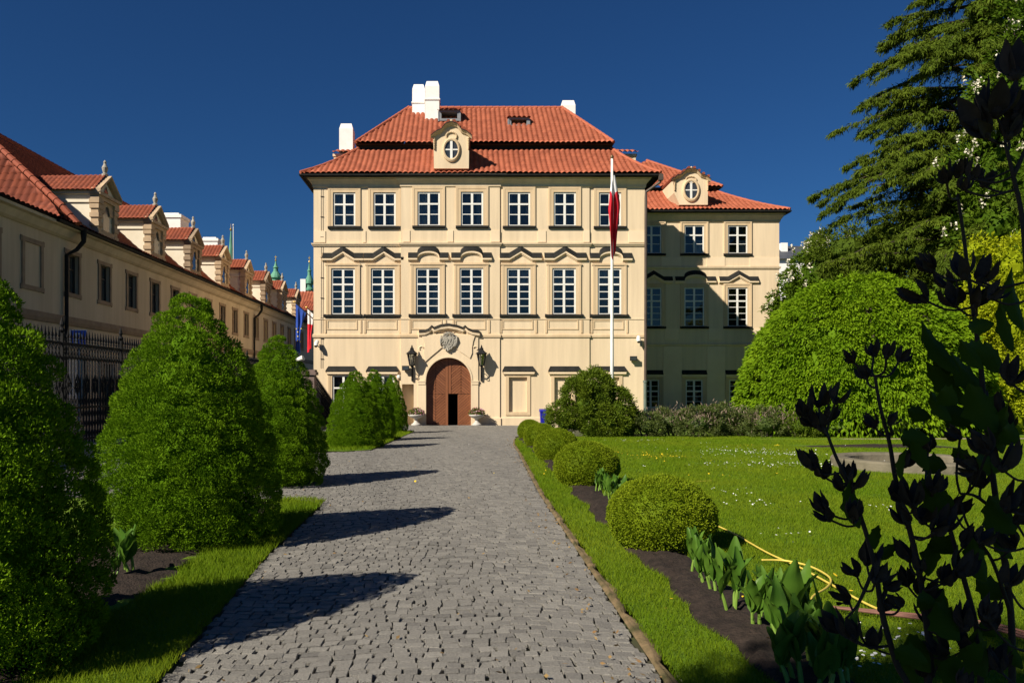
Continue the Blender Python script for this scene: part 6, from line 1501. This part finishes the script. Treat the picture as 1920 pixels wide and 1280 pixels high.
# ------------------------------------------------------------------ dark seed-head plant close to the camera
def seed_plant():
    rg = random.Random(17); base = (1.62, 2.25, .03)
    t = thing('seed_head_plant', 'tall dark shrub with dry star-shaped seed heads close to the viewer, in shade', 'plant', base)
    nodes = {}
    def W(px, py, d=2.15): return at(px, py, d)
    stems = [
        [base, (1.25, 2.2, .35), W(1715, 1330), W(1680, 1240), W(1655, 1150), W(1640, 1060), W(1618, 980), W(1590, 905), W(1565, 850), W(1545, 795)],
        [(1.6, 2.2, .03), W(1760, 1360), W(1745, 1230), W(1725, 1080), W(1705, 990), W(1680, 900), W(1668, 830), W(1650, 760), W(1641, 705)],
        [(1.66, 2.3, .03), W(1850, 1380), W(1835, 1200), W(1800, 1060), W(1770, 960), W(1735, 900)],
        [(1.7, 2.3, .03), W(1905, 1380, 2.2), W(1895, 1150, 2.2), W(1870, 960, 2.2), W(1850, 800, 2.2), W(1838, 680, 2.2), W(1826, 590, 2.2), W(1815, 510, 2.2), W(1805, 430, 2.2), W(1795, 365, 2.2)],
        [(1.72, 2.35, .03), W(1950, 1300, 2.0), W(1940, 900, 2.0), W(1930, 600, 2.0), W(1918, 420, 2.0), W(1900, 330, 2.0), W(1885, 270, 2.0)],
        [W(1900, 330, 2.0), W(1925, 270, 2.0), W(1932, 190, 2.0)],
        [W(1640, 1060), W(1610, 1130), W(1585, 1160)], [W(1870, 960, 2.2), W(1830, 930, 2.1), W(1800, 925, 2.1)],
        [W(1895, 1150, 2.2), W(1860, 1050), W(1815, 985), W(1800, 930)]]
    def stemfn(m):
        for s in stems:
            P = spl(s, 6); n = len(P); r0 = .0105 if len(s) > 4 else .006
            m.tube(P, [max(.0032, r0 * (1 - .65 * i / n)) for i in range(n)], 7)
    one('stem', stemfn, seed_m, t, smooth=True)
    anchor = []
    for s in stems: anchor += [Vector(p) for p in spl(s, 6)]
    # (px, py, size px, lobes, tilt)
    heads = [(1510, 765, 46, -.5), (1535, 745, 50, -.1), (1566, 740, 46, .35), (1540, 790, 48, -.3), (1555, 775, 40, .3), (1522, 785, 40, -.7),
             (1600, 668, 34, -.7), (1638, 655, 38, -.05), (1662, 658, 38, .2), (1686, 664, 40, .6), (1624, 697, 38, -.3),
             (1640, 790, 34, -.6), (1668, 785, 34, .5), (1525, 862, 52, -.5), (1545, 880, 46, -.2), (1588, 885, 48, .1), (1602, 900, 44, .3), (1578, 905, 40, -.4),
             (1545, 945, 46, -.4), (1556, 960, 46, -.7), (1600, 955, 50, 0), (1625, 1040, 52, .1), (1606, 1062, 48, -.6), (1640, 1075, 50, .4), (1590, 1108, 48, -1.0), (1570, 1165, 56, -.7), (1600, 1180, 54, -.3), (1632, 1195, 54, .1), (1650, 1130, 44, .5), (1660, 1090, 42, .8),
             (1688, 920, 56, -.5), (1712, 930, 60, -.1), (1730, 960, 60, .3), (1702, 965, 52, -.6), (1750, 905, 50, .2), (1790, 945, 52, .5), (1765, 975, 58, .1), (1740, 830, 46, -.3), (1695, 860, 44, .3), (1750, 985, 46, .7),
             (1775, 330, 38, -.6), (1795, 318, 42, -.1), (1820, 322, 42, .2), (1843, 335, 44, .6), (1806, 345, 34, 0),
             (1748, 492, 52, -.8), (1735, 545, 60, -.9), (1808, 500, 62, -.2), (1838, 510, 60, .4), (1790, 555, 56, -.4), (1830, 556, 54, .2), (1856, 545, 44, .8), (1780, 525, 44, -.6),
             (1838, 215, 78, -.5), (1868, 190, 84, -.1), (1900, 200, 78, .4), (1905, 120, 80, .2), (1850, 235, 66, -.8), (1890, 240, 60, .3),
             (1800, 808, 40, -.9), (1850, 830, 60, -.6), (1880, 860, 66, .3), (1840, 890, 64, -.4), (1900, 930, 60, .1), (1825, 865, 48, -1.2), (1860, 760, 60, .2), (1895, 700, 60, .3), (1880, 790, 56, -.3),
             (1700, 1080, 50, -.4), (1730, 1100, 56, .2), (1770, 1075, 56, .1), (1800, 1060, 60, .5), (1745, 1150, 60, -.2), (1810, 1160, 60, .1), (1770, 1210, 54, -.5), (1850, 1140, 60, .4), (1890, 1080, 56, .3), (1690, 1120, 44, -.9), (1725, 1060, 40, -.2), (1900, 1010, 50, -.6), (1735, 1250, 50, -.4), (1860, 1230, 60, .2)]
    def head_mesh(sd):
        q = random.Random(sd); V = []; F = []; RN = []
        nl = q.choice((4, 5, 5, 6))
        for k in range(nl):
            az = 2 * PI * k / nl + q.uniform(-.3, .3); op = q.uniform(.15, .75); L = q.uniform(.75, 1.1); W_ = q.uniform(.42, .58); n = 6; b = len(V); p = Vector((0, 0, 0)); el = PI / 2 - op * 1.25
            for i in range(n + 1):
                s = i / n; wv = W_ * (math.sin(PI * (s * .90 + .07)) ** .8) * (1 - .35 * s)
                dv = Vector((math.cos(az) * math.cos(el), math.sin(az) * math.cos(el), math.sin(el))); sd_ = Vector((-math.sin(az), math.cos(az), 0)); nn = sd_.cross(dv)
                for u in (-1, -.4, .4, 1): V.append(tuple(p + sd_ * wv * u * .5 - nn * (.55 * wv * (abs(u) ** 1.6) * -.6)))
                p = p + dv * (L / n); el += (.75 * op if s < .55 else -.9) / n * 1.6
            for i in range(n):
                for u in range(3): F.append((b + i * 4 + u, b + i * 4 + u + 1, b + i * 4 + 5 + u, b + i * 4 + 4 + u)); RN.append(q.random())
        b = len(V); m = MB(); m.blob((0, 0, .08), .17, .17, .2, 0, 8, 6)
        V += m.v; F += [tuple(b + j for j in f) for f in m.f if len(f) == 4]; RN += [.2] * len([f for f in m.f if len(f) == 4])
        me = npmesh('seed_head', V, F, seed_m, t, RN, smooth=True, local=True)
        return me
    heads = heads[:88] + [(rg.uniform(1700, 1915), rg.uniform(880, 1275), rg.uniform(44, 60), rg.uniform(-.7, .7)) for _ in range(10)]
    protos = [head_mesh(s) for s in range(5)]; used = [False] * 5
    stalks = MB()
    for i, (px, py, s, tl) in enumerate(heads):
        d = (2.15 if px < 1800 else 2.08) + rg.uniform(-.10, .10); 
        if py < 280: d = 2.0
        p = Vector(at(px, py + s * .3, d)); pr = i % 5
        if used[pr]:
            o = protos[pr].copy(); C.objects.link(o); o.parent = t
        else: o = protos[pr]; used[pr] = True
        sc = s * .88 / FPX * d; o.location = p - Vector(base); o.scale = (sc,) * 3
        o.rotation_euler = (rg.uniform(-.35, .55), tl, rg.uniform(0, 6.28)); o.rotation_mode = 'XYZ'
        # rotate about the vertical first, then lean
        o.rotation_euler = (Matrix.Rotation(tl, 3, 'Y') @ Matrix.Rotation(rg.uniform(-.2, .5), 3, 'X') @ Matrix.Rotation(rg.uniform(0, 6.28), 3, 'Z')).to_euler()
        na = min(anchor, key=lambda a_: (a_ - (p + Vector((0, 0, -.03)))).length + (.1 if a_.z > p.z else 0))
        if (na - p).length > .012:
            mid = (na + p) / 2 + Vector((rg.uniform(-.01, .01), 0, -.15 * (na - p).length)); stalks.tube(spl([na, mid, p], 4), .0032, 5)
    stalks.build('flower_stalk', seed_m, t)
    # dark green lobed leaves
    lv = [(1735, 600, 1800, 700, 60), (1790, 660, 1850, 740, 70), (1740, 680, 1810, 760, 55), (1850, 640, 1880, 700, 60), (1880, 560, 1900, 660, 40), (1600, 900, 1612, 990, 60), (1650, 985, 1640, 1030, 36), (1680, 1020, 1650, 1050, 34), (1640, 1240, 1690, 1290, 60), (1705, 840, 1690, 900, 34),
          (1770, 1010, 1740, 1080, 60), (1830, 1010, 1850, 1090, 80), (1890, 1030, 1870, 1140, 90), (1760, 1130, 1800, 1200, 90), (1840, 1180, 1850, 1270, 100), (1710, 1190, 1745, 1260, 80), (1900, 1180, 1890, 1280, 90), (1790, 1230, 1800, 1300, 80), (1860, 930, 1905, 1000, 90), (1700, 1230, 1720, 1290, 60), (1895, 760, 1880, 850, 80), (1820, 720, 1870, 810, 90), (1760, 760, 1830, 790, 70), (1905, 500, 1920, 620, 60), (1680, 1160, 1710, 1230, 60)]
    lv = [v for k, v in enumerate(lv) if not (v[1] > 950 and k % 4 == 0)]
    for k in range(34):
        xa, ya = rg.uniform(1740, 1925), rg.uniform(600, 1290); lv.append((xa - rg.uniform(20, 60), ya - rg.uniform(-10, 60), xa, ya, rg.uniform(40, 70)))
    for k, (x0, y0, x1, y1, w) in enumerate(lv):
        d = 2.12 + rg.uniform(-.12, .14); tip, foot = Vector(at(x0, y0, d)), Vector(at(x1, y1, d + .03)); ax = tip - foot; L = ax.length; a = ax / L; sd_ = a.cross(Vector((rg.uniform(-.4, .4), 1, rg.uniform(-.3, .3)))).normalized(); nn = sd_.cross(a); W_ = w * .58 / FPX * d
        V = []; F = []; n = 10
        for i in range(n + 1):
            s = i / n; wv = W_ * math.sin(PI * min(1, s ** .8 * .96 + .03)) ** .9 * (1 - .25 * s) * (1 + (.22 if i % 3 == 1 else -.10) * (s > .2)); c_ = foot + a * L * s + nn * (.12 * L * math.sin(s * 2.6))
            for u in (-1, -.45, 0, .45, 1): V.append(tuple(c_ + sd_ * wv * u * .62 + nn * abs(u) * wv * .22 + a * abs(u) * wv * .15))
        for i in range(n):
            for u in range(4): F.append((i * 5 + u, i * 5 + u + 1, i * 5 + 6 + u, i * 5 + 5 + u))
        npmesh('leaf', V, F, darkleaf_m, t, np.full(len(F), (k * .37) % 1), smooth=True)
seed_plant()
